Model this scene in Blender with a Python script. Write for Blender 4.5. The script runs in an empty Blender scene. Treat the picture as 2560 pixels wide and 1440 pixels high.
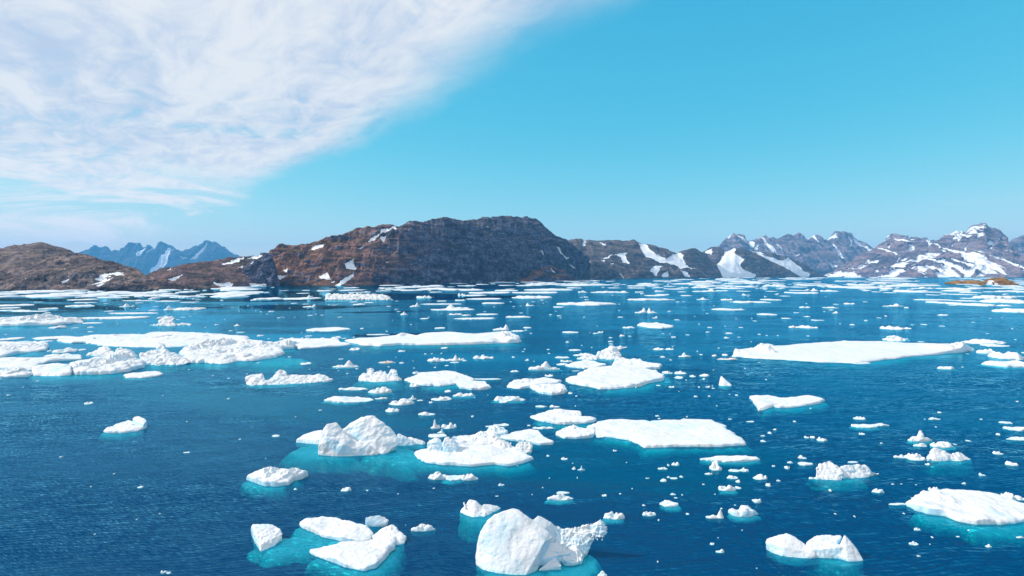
import bpy, math, random
import numpy as np
from mathutils import Vector
R = math.radians
C = bpy.context.scene.collection
sc = bpy.context.scene
F = 1500.0      # focal length in photo pixels (2560 wide)
HY = 686.0      # horizon row of the photo
H = 20.0        # eye height above the water, metres
SUN = Vector((-0.80, 0.06, 0.60)).normalized()

# ------------------------------------------------------------------ helpers
def W(px, py):
    Y = F * H / (py - HY)
    return ((px - 1280.0) / F * Y, Y)

def PD(px, py, Y):
    return ((px - 1280.0) / F * Y, Y, H - (py - HY) / F * Y)

def _hash(ix, iy, iz, s):
    h = (ix.astype(np.int64) * 374761393 + iy.astype(np.int64) * 668265263 + iz.astype(np.int64) * 2147483647 + s * 974711) & 0xffffffff
    h = ((h ^ (h >> 13)) * 1274126177) & 0xffffffff
    h = ((h ^ (h >> 16)) * 2246822519) & 0xffffffff
    return ((h ^ (h >> 15)) & 0xffffff) / float(0xffffff)

def vnoise(x, y, z, s=0):
    x = np.asarray(x, float); y = np.asarray(y, float) + 0 * x; z = np.asarray(z, float) + 0 * x
    ix = np.floor(x); iy = np.floor(y); iz = np.floor(z)
    fx = x - ix; fy = y - iy; fz = z - iz
    fx = fx * fx * (3 - 2 * fx); fy = fy * fy * (3 - 2 * fy); fz = fz * fz * (3 - 2 * fz)
    ix = ix.astype(np.int64); iy = iy.astype(np.int64); iz = iz.astype(np.int64)
    r = 0
    for dx in (0, 1):
        for dy in (0, 1):
            for dz in (0, 1):
                w = (fx if dx else 1 - fx) * (fy if dy else 1 - fy) * (fz if dz else 1 - fz)
                r = r + w * _hash(ix + dx, iy + dy, iz + dz, s)
    return r * 2 - 1

def fbm(x, y, z, oc=4, s=0, gain=0.5):
    a = 1.0; t = 0; n = 0
    for k in range(oc):
        t = t + a * vnoise(x + 17.3 * k, y - 9.1 * k, z + 4.7 * k, s + k); n += a
        a *= gain; x = x * 2.03; y = y * 2.03; z = z * 2.03
    return t / n

def ridged(x, y, z, oc=4, s=0, gain=0.5):
    a = 1.0; t = 0; n = 0
    for k in range(oc):
        t = t + a * (1 - 2 * np.abs(vnoise(x + 13.3 * k, y - 7.1 * k, z + 3.7 * k, s + k))); n += a
        a *= gain; x = x * 2.07; y = y * 2.07; z = z * 2.07
    return t / n

def smooth(a, b, x):
    t = np.clip((x - a) / (b - a), 0, 1)
    return t * t * (3 - 2 * t)

def pip(px, py, poly):
    ins = np.zeros(px.shape, bool)
    n = len(poly); j = n - 1
    for i in range(n):
        xi, yi = poly[i]; xj, yj = poly[j]
        if yi != yj:
            c = ((yi > py) != (yj > py)) & (px < (xj - xi) * (py - yi) / (yj - yi) + xi)
            ins ^= c
        j = i
    return ins

def mk_mesh(name, V, Fs, smooth_=True, flat_tail=0):
    V = np.asarray(V, np.float32).reshape(-1, 3)
    me = bpy.data.meshes.new(name)
    if isinstance(Fs, np.ndarray):
        k = Fs.shape[1]; nf = len(Fs)
        me.vertices.add(len(V)); me.vertices.foreach_set('co', V.ravel())
        me.loops.add(nf * k); me.loops.foreach_set('vertex_index', Fs.astype(np.int32).ravel())
        me.polygons.add(nf)
        me.polygons.foreach_set('loop_start', np.arange(0, nf * k, k, dtype=np.int32))
        me.update(calc_edges=True)
    else:
        me.from_pydata(V.tolist(), [], Fs)
    me.validate()
    if smooth_:
        sm = np.ones(len(me.polygons), bool)
        if flat_tail: sm[-flat_tail * 4:-flat_tail * 3] = False
        me.polygons.foreach_set('use_smooth', sm)
    me.update()
    return me

def link(name, me, mat, parent=None, loc=None):
    o = bpy.data.objects.new(name, me)
    if mat and not me.materials: me.materials.append(mat)
    C.objects.link(o)
    if loc is not None: o.location = loc
    if parent: o.parent = parent
    return o

def tag(o, label=None, cat=None, group=None, kind=None):
    if label: o['label'] = label
    if cat: o['category'] = cat
    if group: o['group'] = group
    if kind: o['kind'] = kind
    return o

def grid_faces(nr, nc):
    a = (np.arange(nr - 1)[:, None] * nc + np.arange(nc - 1)[None, :]).ravel()
    return np.stack([a, a + 1, a + nc + 1, a + nc], 1)

def add_attr(me, name, vals):
    at = me.attributes.new(name, 'FLOAT', 'POINT')
    at.data.foreach_set('value', np.asarray(vals, np.float32).ravel())

# ------------------------------------------------------------------ node helpers
class NT:
    def __init__(s, tree):
        s.t = tree; s.n = tree.nodes; s.l = tree.links
        for x in list(s.n): s.n.remove(x)
    def put(s, sock, v):
        if v is None: return
        if isinstance(v, bpy.types.NodeSocket): s.l.new(v, sock)
        else:
            if isinstance(v, (tuple, list)) and len(v) == 3 and sock.type == 'RGBA': v = (*v, 1)
            sock.default_value = v
    def node(s, typ, **kw):
        n = s.n.new(typ)
        for k, v in kw.items(): setattr(n, k, v)
        return n
    def m(s, op, a, b=None, c=None, clamp=False):
        n = s.node('ShaderNodeMath', operation=op, use_clamp=clamp)
        s.put(n.inputs[0], a); s.put(n.inputs[1], b); s.put(n.inputs[2], c)
        return n.outputs[0]
    def vm(s, op, a, b=None):
        n = s.node('ShaderNodeVectorMath', operation=op)
        s.put(n.inputs[0], a); s.put(n.inputs[1], b)
        return n.outputs[0]
    def comb(s, x, y, z):
        n = s.node('ShaderNodeCombineXYZ'); s.put(n.inputs[0], x); s.put(n.inputs[1], y); s.put(n.inputs[2], z)
        return n.outputs[0]
    def sep(s, v):
        n = s.node('ShaderNodeSeparateXYZ'); s.put(n.inputs[0], v); return n.outputs
    def noise(s, vec, scale, detail=3, rough=0.5, dist=0.0, col=False):
        n = s.node('ShaderNodeTexNoise'); s.put(n.inputs['Vector'], vec)
        s.put(n.inputs['Scale'], scale); s.put(n.inputs['Detail'], detail); s.put(n.inputs['Roughness'], rough); s.put(n.inputs['Distortion'], dist)
        return n.outputs['Color' if col else 'Fac']
    def mix(s, f, a, b, blend='MIX'):
        n = s.node('ShaderNodeMix', data_type='RGBA', blend_type=blend); n.clamp_factor = True
        s.put(n.inputs[0], f); s.put(n.inputs[6], a); s.put(n.inputs[7], b)
        return n.outputs[2]
    def mr(s, v, a, b, c=0.0, d=1.0, sm=True):
        n = s.node('ShaderNodeMapRange', interpolation_type='SMOOTHSTEP' if sm else 'LINEAR')
        s.put(n.inputs[0], v); s.put(n.inputs[1], a); s.put(n.inputs[2], b); s.put(n.inputs[3], c); s.put(n.inputs[4], d)
        return n.outputs[0]
    def attr(s, name):
        n = s.node('ShaderNodeAttribute'); n.attribute_name = name; return n.outputs['Fac']
    def bump(s, h, dist, strength=1.0, normal=None):
        n = s.node('ShaderNodeBump'); s.put(n.inputs['Height'], h); s.put(n.inputs['Distance'], dist); s.put(n.inputs['Strength'], strength)
        if normal: s.put(n.inputs['Normal'], normal)
        return n.outputs[0]

def new_mat(name):
    m = bpy.data.materials.new(name); m.use_nodes = True
    t = NT(m.node_tree); out = t.node('ShaderNodeOutputMaterial')
    return m, t, out

def principled(t, col, rough=0.7, normal=None, spec=0.3):
    b = t.node('ShaderNodeBsdfPrincipled')
    t.put(b.inputs['Base Color'], col); t.put(b.inputs['Roughness'], rough); t.put(b.inputs['Normal'], normal)
    b.inputs['Specular IOR Level'].default_value = spec
    return b

# ------------------------------------------------------------------ world
w = bpy.data.worlds.new('World'); sc.world = w; w.use_nodes = True
t = NT(w.node_tree)
wo = t.node('ShaderNodeOutputWorld'); bg = t.node('ShaderNodeBackground')
sky = t.node('ShaderNodeTexSky', sky_type='NISHITA')
sky.sun_disc = False; sky.sun_elevation = math.asin(SUN.z); sky.sun_rotation = math.atan2(SUN.x, SUN.y)
sky.altitude = 0; sky.air_density = 1.0; sky.dust_density = 0.3; sky.ozone_density = 1.5
tc = t.node('ShaderNodeTexCoord'); D = tc.outputs['Generated']
x, y, z = t.sep(D)
zc = t.m('MAXIMUM', z, 0.012)
u = t.m('DIVIDE', x, zc); v = t.m('DIVIDE', y, zc)
s_ = t.m('MULTIPLY_ADD', v, 0.68, u)                  # across the edge of the cirrus sheet
a_ = t.m('MULTIPLY_ADD', u, -0.68, v)                 # along it
warp = t.noise(t.comb(t.m('MULTIPLY', s_, 0.6), t.m('MULTIPLY', a_, 0.30), 3.1), 1.0, 7, 0.6, 0.3)
s2 = t.m('MULTIPLY_ADD', t.m('SUBTRACT', warp, 0.5), t.m('MULTIPLY_ADD', v, 0.16, 0.35), s_)
edge = t.mr(s2, 2.02, 1.42)
streak = t.noise(t.comb(t.m('MULTIPLY', s_, 1.5), t.m('MULTIPLY', a_, 0.42), 7.7), 1.0, 7, 0.62, 0.7)
fine = t.noise(t.comb(t.m('MULTIPLY', s_, 3.5), t.m('MULTIPLY', a_, 1.6), 1.7), 1.0, 7, 0.62, 1.0)
patch = t.noise(t.comb(t.m('MULTIPLY', u, 0.50), t.m('MULTIPLY', v, 0.62), 5.2), 1.0, 7, 0.62, 0.8)
low = t.mr(z, 0.21, 0.05)                              # the sheet breaks up towards the horizon
thick = t.m('ADD', t.m('MULTIPLY', streak, 0.9), t.m('MULTIPLY', fine, 0.35))
thr = t.m('MULTIPLY_ADD', low, 0.15, 0.275)
cov = t.m('ADD', t.m('MULTIPLY_ADD', fine, 0.22, t.m('MULTIPLY', streak, 0.36)), t.m('MULTIPLY', patch, 0.42))
body = t.mr(cov, thr, t.m('ADD', thr, t.m('MULTIPLY_ADD', low, -0.14, 0.23)))
pl = t.noise(t.comb(t.m('MULTIPLY', x, 5.0), t.m('MULTIPLY', z, 24.0), 2.3), 1.0, 7, 0.60, 0.9)
bl = t.mr(pl, 0.435, 0.57)
lw = t.mr(z, 0.17, 0.09)
body = t.m('ADD', t.m('MULTIPLY', body, t.m('SUBTRACT', 1.0, lw)), t.m('MULTIPLY', bl, lw))
dens = t.m('MULTIPLY', edge, body)
# thin wisps low over the hills
wis = t.noise(t.comb(t.m('MULTIPLY', u, 0.10), t.m('MULTIPLY', v, 0.30), 9.2), 1.0, 5, 0.6, 0.4)
wisp = t.m('MULTIPLY', t.mr(wis, 0.60, 0.78), t.m('MULTIPLY', t.mr(z, 0.015, 0.04), t.mr(z, 0.11, 0.06)))
dens = t.m('MAXIMUM', dens, t.m('MULTIPLY', wisp, 0.6))
sx, sy, sz = t.sep(t.mix(1.0, sky.outputs[0], (0.062, 0.122, 0.120), 'MULTIPLY'))
skyc = t.comb(t.m('MULTIPLY', t.m('POWER', sx, 1.3), 15.0), t.m('MULTIPLY', t.m('POWER', sy, 0.50), 8.5), t.m('MULTIPLY', t.m('POWER', sz, 0.30), 8.8))
hzb = t.mr(z, 0.26, 0.0)
skyc = t.mix(hzb, skyc, t.vm('MULTIPLY', skyc, (1.7, 1.10, 1.04)))
cl_hi = t.mix(t.mr(t.m('MULTIPLY_ADD', fine, 0.45, t.m('MULTIPLY', streak, 0.6)), 0.38, 0.62), (5.4, 6.2, 7.8), (8.4, 8.4, 8.6))
cl = t.mix(t.m('MULTIPLY', low, 0.8), cl_hi, (11.2, 10.6, 10.0))
col = t.mix(t.m('MULTIPLY', dens, 0.93), skyc, cl)
t.put(bg.inputs[0], col); bg.inputs[1].default_value = 0.1
t.l.new(bg.outputs[0], wo.inputs[0])
w.cycles.sampling_method = 'MANUAL'; w.cycles.sample_map_resolution = 512

# ------------------------------------------------------------------ sun
sl = bpy.data.lights.new('sun', 'SUN'); sl.energy = 4.0; sl.angle = R(0.5); sl.color = (1.0, 0.93, 0.84)
so = bpy.data.objects.new('sun', sl); C.objects.link(so)
so.rotation_euler = SUN.to_track_quat('Z', 'Y').to_euler()

# ------------------------------------------------------------------ camera
cam = bpy.data.cameras.new('camera'); co = bpy.data.objects.new('camera', cam); C.objects.link(co); sc.camera = co
co.location = (0, 0, H); co.rotation_euler = (R(90), 0, 0)
cam.sensor_width = 36; cam.lens = 36 * F / 2560; cam.shift_y = -(720 - HY) / 2560
cam.clip_start = 0.5; cam.clip_end = 60000

# ------------------------------------------------------------------ materials
def rock_mat(name, scale, greys, browns, moss, moss_amt, brown_amt, bumpd):
    m, t, out = new_mat(name)
    g = t.node('ShaderNodeNewGeometry'); P = g.outputs['Position']; N = g.outputs['Normal']
    ps = t.vm('MULTIPLY', P, (1, 1, 1.6))
    n1 = t.noise(ps, 0.012 * scale, 5, 0.6, 0.5); n2 = t.noise(ps, 0.06 * scale, 6, 0.65, 0.8); n3 = t.noise(ps, 0.35 * scale, 4, 0.6)
    nz = t.sep(N)[2]
    base = t.mix(t.mr(t.m('MULTIPLY_ADD', n3, 0.4, t.m('MULTIPLY', n2, 0.6)), 0.38, 0.62), greys[0], greys[1])
    veg = t.m('ADD', t.m('MULTIPLY', n1, 1.05), t.m('MULTIPLY', t.m('SUBTRACT', nz, 0.5), 0.75))
    tun = t.attr('tundra')
    base = t.mix(t.m('MULTIPLY', t.mr(t.m('MULTIPLY_ADD', t.m('SUBTRACT', tun, 0.5), 0.35, veg), 0.50, 0.68), t.m('MULTIPLY', t.m('MULTIPLY', tun, 2.0), brown_amt, None, True)), base, t.mix(n3, browns[0], browns[1]))
    mo = t.m('ADD', t.noise(ps, 0.028 * scale, 5, 0.65, 1.0), t.m('MULTIPLY', t.m('SUBTRACT', nz, 0.5), 0.25))
    base = t.mix(t.m('MULTIPLY', t.mr(mo, 0.56, 0.70), moss_amt), base, moss)
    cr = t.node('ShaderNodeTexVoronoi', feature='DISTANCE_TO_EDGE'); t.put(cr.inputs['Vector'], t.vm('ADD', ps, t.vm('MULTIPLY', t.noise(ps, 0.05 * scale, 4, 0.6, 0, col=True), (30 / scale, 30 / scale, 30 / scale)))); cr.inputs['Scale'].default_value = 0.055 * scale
    base = t.mix(t.m('MULTIPLY', t.mr(cr.outputs['Distance'], 0.09, 0.0), 0.75), base, greys[0])  # dark crack lines paint crevice shade into the rock colour
    band = t.noise(t.vm('MULTIPLY', ps, (0.6, 0.6, 2.2)), 0.022 * scale, 4, 0.6, 1.2)
    base = t.mix(1.0, base, t.mix(t.mr(band, 0.38, 0.62), (0.55, 0.57, 0.64), (1.35, 1.30, 1.25)), 'MULTIPLY')
    sn = t.attr('snow')
    snm = t.mr(t.m('ADD', sn, t.m('MULTIPLY', t.m('SUBTRACT', n3, 0.5), 0.35)), 0.42, 0.58)
    colr = t.mix(snm, base, (0.86, 0.87, 0.90))
    hgt = t.m('ADD', t.m('MULTIPLY', n2, 1.0), t.m('MULTIPLY', n3, 0.35))
    b = t.bump(t.m('MULTIPLY', hgt, t.m('SUBTRACT', 1.0, t.m('MULTIPLY', snm, 0.85))), bumpd, 1.0)
    p = principled(t, colr, 0.85, b, 0.15)
    t.l.new(p.outputs[0], out.inputs[0]); return m

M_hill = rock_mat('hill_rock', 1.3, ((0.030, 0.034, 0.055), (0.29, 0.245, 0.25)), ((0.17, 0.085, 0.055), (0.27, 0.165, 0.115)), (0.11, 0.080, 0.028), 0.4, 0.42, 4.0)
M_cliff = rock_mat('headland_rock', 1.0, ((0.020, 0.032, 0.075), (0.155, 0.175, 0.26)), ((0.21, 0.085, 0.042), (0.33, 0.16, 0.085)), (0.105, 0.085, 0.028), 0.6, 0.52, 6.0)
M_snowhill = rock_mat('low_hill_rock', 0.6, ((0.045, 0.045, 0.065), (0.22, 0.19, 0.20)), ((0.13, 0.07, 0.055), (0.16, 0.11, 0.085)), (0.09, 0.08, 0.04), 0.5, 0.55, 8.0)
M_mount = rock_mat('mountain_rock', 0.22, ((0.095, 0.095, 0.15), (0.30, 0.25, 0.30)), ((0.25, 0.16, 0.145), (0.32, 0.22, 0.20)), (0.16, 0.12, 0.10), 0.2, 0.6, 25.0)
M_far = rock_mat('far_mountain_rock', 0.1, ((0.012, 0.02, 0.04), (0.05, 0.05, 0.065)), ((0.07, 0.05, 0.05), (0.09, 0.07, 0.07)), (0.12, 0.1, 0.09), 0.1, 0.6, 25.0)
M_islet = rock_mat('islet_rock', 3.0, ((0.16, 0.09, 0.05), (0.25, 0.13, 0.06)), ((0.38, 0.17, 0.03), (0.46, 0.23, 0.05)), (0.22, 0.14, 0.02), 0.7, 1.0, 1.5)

def ice_mat(name, tint=None, scale=1.0, dirt=0.0):
    m, t, out = new_mat(name)
    g = t.node('ShaderNodeNewGeometry'); P = g.outputs['Position']
    nz = t.sep(P)[2]
    n1 = t.noise(P, 0.9 * scale, 5, 0.6, 0.4); n2 = t.noise(P, 4.0 * scale, 4, 0.6); n0 = t.noise(P, 0.28 * scale, 3, 0.55, 0.5)
    snow = (0.79, 0.80, 0.815); ice = (0.46, 0.78, 0.95) if tint is None else tint
    # bare ice on steep sides, bluer to paint in their shade; wet near waterline
    up = t.sep(g.outputs['Normal'])[2]
    bare_shade = t.m('MAXIMUM', t.m('MULTIPLY', t.mr(up, 0.80, 0.25), t.mr(n0, 0.38, 0.56)), t.m('MULTIPLY', t.mr(n0, 0.60, 0.72), 0.5))
    wet = t.mr(t.m('ADD', nz, t.m('MULTIPLY', n1, 0.25)), 0.34, 0.10)
    col = t.mix(t.m('MULTIPLY', bare_shade, 0.9), snow, ice)
    col = t.mix(t.m('MULTIPLY', wet, 0.6), col, (0.50, 0.80, 0.86))
    pool = t.noise(P, 0.16 * scale, 4, 0.55, 0.8)
    col = t.mix(t.m('MULTIPLY', t.m('MULTIPLY', t.mr(pool, 0.60, 0.66), t.mr(up, 0.8, 0.95)), 0.45), col, (0.52, 0.80, 0.90))
    vo = t.node('ShaderNodeTexVoronoi', feature='DISTANCE_TO_EDGE'); t.put(vo.inputs['Vector'], t.vm('ADD', P, t.vm('MULTIPLY', t.noise(P, 0.5, 3, 0.6, 0, col=True), (3, 3, 3)))); vo.inputs['Scale'].default_value = 0.10 * scale
    col = t.mix(t.m('MULTIPLY', t.m('MULTIPLY', t.mr(vo.outputs['Distance'], 0.022, 0.0), t.mr(n1, 0.45, 0.6)), 0.45), col, (0.50, 0.66, 0.76))
    if dirt:
        col = t.mix(t.m('MULTIPLY', t.mr(n1, 0.40, 0.6), dirt), col, (0.75, 0.42, 0.25))
    h = t.m('ADD', n1, t.m('MULTIPLY', n2, 0.12))
    b = t.bump(t.m('MULTIPLY_ADD', n0, 2.0, h), 0.12 / scale, 1.0)
    p = principled(t, col, 0.55, b, 0.3)
    tr = t.node('ShaderNodeBsdfTranslucent'); t.put(tr.inputs[0], (0.55, 0.86, 0.95)); t.put(tr.inputs[1], b)
    mx = t.node('ShaderNodeMixShader'); mx.inputs[0].default_value = 0.06
    t.l.new(p.outputs[0], mx.inputs[1]); t.l.new(tr.outputs[0], mx.inputs[2])
    t.l.new(mx.outputs[0], out.inputs[0]); return m

M_ice = ice_mat('snowy_ice')
M_dirty = ice_mat('stained_ice', dirt=0.8)
M_blueice = ice_mat('blue_ice', tint=(0.35, 0.72, 0.90))
m, t, out = new_mat('submerged_ice'); M_sub = m
g = t.node('ShaderNodeNewGeometry')
n = t.m('ADD', t.m('MULTIPLY', t.noise(g.outputs['Position'], 0.7, 6, 0.65, 0.8), 0.6), t.m('MULTIPLY', t.noise(g.outputs['Position'], 3.0, 5, 0.65, 0.4), 0.4))
p = principled(t, t.mix(t.mr(n, 0.36, 0.62), (0.55, 0.84, 0.84), (0.98, 0.99, 0.99)), 0.8, t.bump(n, 0.35, 1.0), 0.0)
t.l.new(p.outputs[0], out.inputs[0])

# water: fresnel mirror over a clear, absorbing body with some scatter of its own
m, t, out = new_mat('sea_water'); M_water = m
g = t.node('ShaderNodeNewGeometry'); P = g.outputs['Position']
calm = t.attr('calm')
px_, py_, pz_ = t.sep(P)
wrp = t.noise(P, 0.05, 2, 0.5, 0, col=True)
wv = t.vm('MULTIPLY', t.vm('SUBTRACT', wrp, (0.5, 0.5, 0.5)), (6, 6, 0))
Pw = t.vm('ADD', P, wv)
rot = t.node('ShaderNodeVectorRotate', rotation_type='Z_AXIS'); t.put(rot.inputs['Vector'], Pw); rot.inputs['Angle'].default_value = R(-14)
rot2 = t.node('ShaderNodeVectorRotate', rotation_type='Z_AXIS'); t.put(rot2.inputs['Vector'], Pw); rot2.inputs['Angle'].default_value = R(28)
wvs = []
for ang, scl_, ph in ((-9, 0.62, 3.0), (7, 0.95, 4.5), (21, 1.35, 3.5)):
    rr_ = t.node('ShaderNodeVectorRotate', rotation_type='Z_AXIS'); t.put(rr_.inputs['Vector'], Pw); rr_.inputs['Angle'].default_value = R(ang)
    wn = t.node('ShaderNodeTexWave', wave_type='BANDS', bands_direction='Y', wave_profile='SIN')
    t.put(wn.inputs['Vector'], t.vm('MULTIPLY', rr_.outputs[0], (0.55, 1, 1))); t.put(wn.inputs['Scale'], scl_); wn.inputs['Distortion'].default_value = ph; wn.inputs['Detail'].default_value = 2.5; wn.inputs['Detail Scale'].default_value = 1.1; wn.inputs['Detail Roughness'].default_value = 0.6
    wvs.append(t.m('SUBTRACT', wn.outputs['Fac'], 0.5))
train = t.mr(t.noise(P, 0.045, 3, 0.6), 0.35, 0.65)
wsum = t.m('ADD', t.m('MULTIPLY', t.m('MULTIPLY', wvs[0], t.m('SUBTRACT', 1.0, train)), 0.26), t.m('ADD', t.m('MULTIPLY', t.m('MULTIPLY', wvs[1], train), 0.24), t.m('MULTIPLY', wvs[2], 0.13)))
nA = t.noise(t.vm('MULTIPLY', rot.outputs[0], (0.38, 1.5, 1)), 1.0, 3, 0.55, 0.35, col=True)
nB = t.noise(t.vm('MULTIPLY', rot2.outputs[0], (1.5, 4.6, 1)), 1.0, 2, 0.55, 0.2, col=True)
nC = t.noise(t.vm('MULTIPLY', Pw, (0.12, 0.45, 1)), 1.0, 2, 0.5, 0.2, col=True)
half = (0.5, 0.5, 0.5)
sa = t.vm('MULTIPLY', t.vm('SUBTRACT', nA, half), (0.50, 0.55, 0))
sb = t.vm('MULTIPLY', t.vm('SUBTRACT', nB, half), (0.85, 0.75, 0))
sc_ = t.vm('MULTIPLY', t.vm('SUBTRACT', nC, half), (0.10, 0.30, 0))
slope = t.vm('ADD', t.vm('ADD', t.vm('ADD', sa, sb), sc_), t.comb(0.0, wsum, 0.0))
amp = t.m('MULTIPLY_ADD', t.m('SUBTRACT', 1.0, calm), 0.97, 0.012)
patchy = t.mr(t.noise(t.vm('MULTIPLY', P, (0.010, 0.04, 1)), 1.0, 5, 0.6, 0.8), 0.36, 0.64, 0.28, 1.15)
amp = t.m('MULTIPLY', amp, patchy)
sl_ = t.node('ShaderNodeVectorMath', operation='SCALE'); t.put(sl_.inputs[0], slope); t.put(sl_.inputs[3], amp)
bias = t.comb(0.0, t.m('MULTIPLY', amp, -0.075), 1.0)      # the sides of the wavelets one sees are those leaning this way
nrm = t.vm('NORMALIZE', t.vm('ADD', bias, sl_.outputs[0]))
gl = t.node('ShaderNodeBsdfGlossy'); t.put(gl.inputs['Color'], (0.24, 0.78, 1.0)); t.put(gl.inputs['Normal'], nrm)
t.put(gl.inputs['Roughness'], t.m('MULTIPLY_ADD', t.m('SUBTRACT', 1.0, calm), 0.05, 0.012))
fr = t.node('ShaderNodeFresnel'); fr.inputs[0].default_value = 1.333; t.put(fr.inputs[1], nrm)
di = t.node('ShaderNodeBsdfDiffuse'); t.put(di.inputs[0], t.mix(t.attr('slick'), t.mix(t.noise(P, 0.006, 3, 0.5), (0.0, 0.21, 0.88), (0.0, 0.42, 1.0)), (0.0, 0.50, 1.0)))  # near slicks painted lighter, standing in for the brighter sky they reflect
tp = t.node('ShaderNodeBsdfTransparent'); t.put(tp.inputs[0], (0.35, 1.0, 1.0))
mb = t.node('ShaderNodeMixShader'); mb.inputs[0].default_value = 0.12
t.l.new(tp.outputs[0], mb.inputs[1]); t.l.new(di.outputs[0], mb.inputs[2])
mf = t.node('ShaderNodeMixShader'); t.put(mf.inputs[0], t.m('MINIMUM', fr.outputs[0], 0.88)); t.l.new(mb.outputs[0], mf.inputs[1]); t.l.new(gl.outputs[0], mf.inputs[2])
t.l.new(mf.outputs[0], out.inputs[0])
va = t.node('ShaderNodeVolumeAbsorption'); va.inputs[0].default_value = (0.0, 0.90, 0.88, 1); va.inputs[1].default_value = 1.5
t.l.new(va.outputs[0], out.inputs[1])

m, t, out = new_mat('deep_seabed'); M_bed = m
p = principled(t, (0.02, 0.12, 0.35), 0.9, None, 0.0); t.l.new(p.outputs[0], out.inputs[0])

# ------------------------------------------------------------------ water sheet
def build_water():
    Yp = np.concatenate([20 * (13010 / 20.0) ** (np.linspace(0, 1, 520))])   # Y + 60
    dx = np.linspace(-1.7, 1.7, 420)
    Yg, Dg = np.meshgrid(Yp, dx, indexing='ij')
    X = Dg * Yg; Y = Yg - 60
    V = np.stack([X, Y, np.zeros_like(X)], -1).reshape(-1, 3)
    Fs = grid_faces(len(Yp), len(dx))
    Ysafe = np.maximum(Y, 5)
    px = 1280 + F * X / Ysafe; py = HY + F * H / Ysafe
    # slicks: places where the breeze leaves the water smooth
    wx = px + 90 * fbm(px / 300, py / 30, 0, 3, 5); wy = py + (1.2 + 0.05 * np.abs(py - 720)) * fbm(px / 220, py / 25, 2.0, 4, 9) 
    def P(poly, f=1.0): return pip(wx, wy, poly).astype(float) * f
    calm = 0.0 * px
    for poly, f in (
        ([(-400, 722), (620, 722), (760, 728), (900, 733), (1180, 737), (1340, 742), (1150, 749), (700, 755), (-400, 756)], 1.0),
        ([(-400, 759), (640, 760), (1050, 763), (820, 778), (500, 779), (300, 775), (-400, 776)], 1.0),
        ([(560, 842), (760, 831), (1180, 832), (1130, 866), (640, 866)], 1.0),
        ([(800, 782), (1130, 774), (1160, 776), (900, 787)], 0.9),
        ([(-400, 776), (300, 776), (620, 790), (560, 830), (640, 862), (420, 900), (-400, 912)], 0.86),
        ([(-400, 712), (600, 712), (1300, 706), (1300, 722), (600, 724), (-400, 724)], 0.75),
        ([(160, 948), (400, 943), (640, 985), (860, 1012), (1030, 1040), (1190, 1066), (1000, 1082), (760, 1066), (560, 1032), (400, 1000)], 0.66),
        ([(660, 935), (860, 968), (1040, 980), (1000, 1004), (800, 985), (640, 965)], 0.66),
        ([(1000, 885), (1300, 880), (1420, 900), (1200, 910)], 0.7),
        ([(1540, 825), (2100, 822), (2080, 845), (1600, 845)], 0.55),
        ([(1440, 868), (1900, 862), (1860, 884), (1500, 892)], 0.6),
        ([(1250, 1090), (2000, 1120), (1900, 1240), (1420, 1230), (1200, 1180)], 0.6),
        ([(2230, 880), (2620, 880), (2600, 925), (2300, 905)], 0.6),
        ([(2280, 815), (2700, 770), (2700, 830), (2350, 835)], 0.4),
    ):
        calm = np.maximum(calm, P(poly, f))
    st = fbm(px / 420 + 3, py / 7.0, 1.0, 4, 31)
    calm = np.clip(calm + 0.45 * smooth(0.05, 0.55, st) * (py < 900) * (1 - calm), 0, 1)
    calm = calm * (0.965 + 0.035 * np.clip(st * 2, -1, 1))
    # soften the rim of the slicks
    for _ in range(2):
        c = calm.copy(); c[1:-1, 1:-1] = (calm[1:-1, 1:-1] * 2 + calm[:-2, 1:-1] + calm[2:, 1:-1] + calm[1:-1, :-2] + calm[1:-1, 2:]) / 6; calm = c
    # close the body: side walls and a bottom 14 m down
    nr, nc = X.shape; nb = len(V)
    corners = [(0, 0), (0, nc - 1), (nr - 1, nc - 1), (nr - 1, 0)]
    cv = [(*V[i * nc + j][:2], -14.0) for i, j in corners]
    me = bpy.data.meshes.new('water')
    Vall = np.concatenate([V, np.array(cv)])
    faces = Fs.tolist()
    b = nb
    faces.append([b, b + 1, b + 2, b + 3][::-1])
    e0 = [j for j in range(nc)]; e2 = [(nr - 1) * nc + j for j in range(nc)]
    e3 = [i * nc for i in range(nr)]; e1 = [i * nc + nc - 1 for i in range(nr)]
    faces.append(e0[::-1] + [b, b + 1]); faces.append(e1[::-1] + [b + 1, b + 2]); faces.append(e2 + [b + 2, b + 3]); faces.append(e3 + [b + 3, b])
    me.from_pydata(Vall.tolist(), [], faces); me.update()
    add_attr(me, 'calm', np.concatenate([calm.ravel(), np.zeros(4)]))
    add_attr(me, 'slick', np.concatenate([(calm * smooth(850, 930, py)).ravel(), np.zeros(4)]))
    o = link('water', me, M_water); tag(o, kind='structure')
    s = 13000.0
    bm = mk_mesh('seabed', [(-s * 1.8, -200, -14.6), (s * 1.8, -200, -14.6), (s * 1.8, s, -14.6), (-s * 1.8, s, -14.6)], [[0, 1, 2, 3]], False)
    tag(link('seabed', bm, M_bed), kind='structure')
build_water()

# ------------------------------------------------------------------ land
def zt(pts, x0, y0, k): return [(x0 + a / k, y0 + b / k) for a, b in pts]

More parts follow.
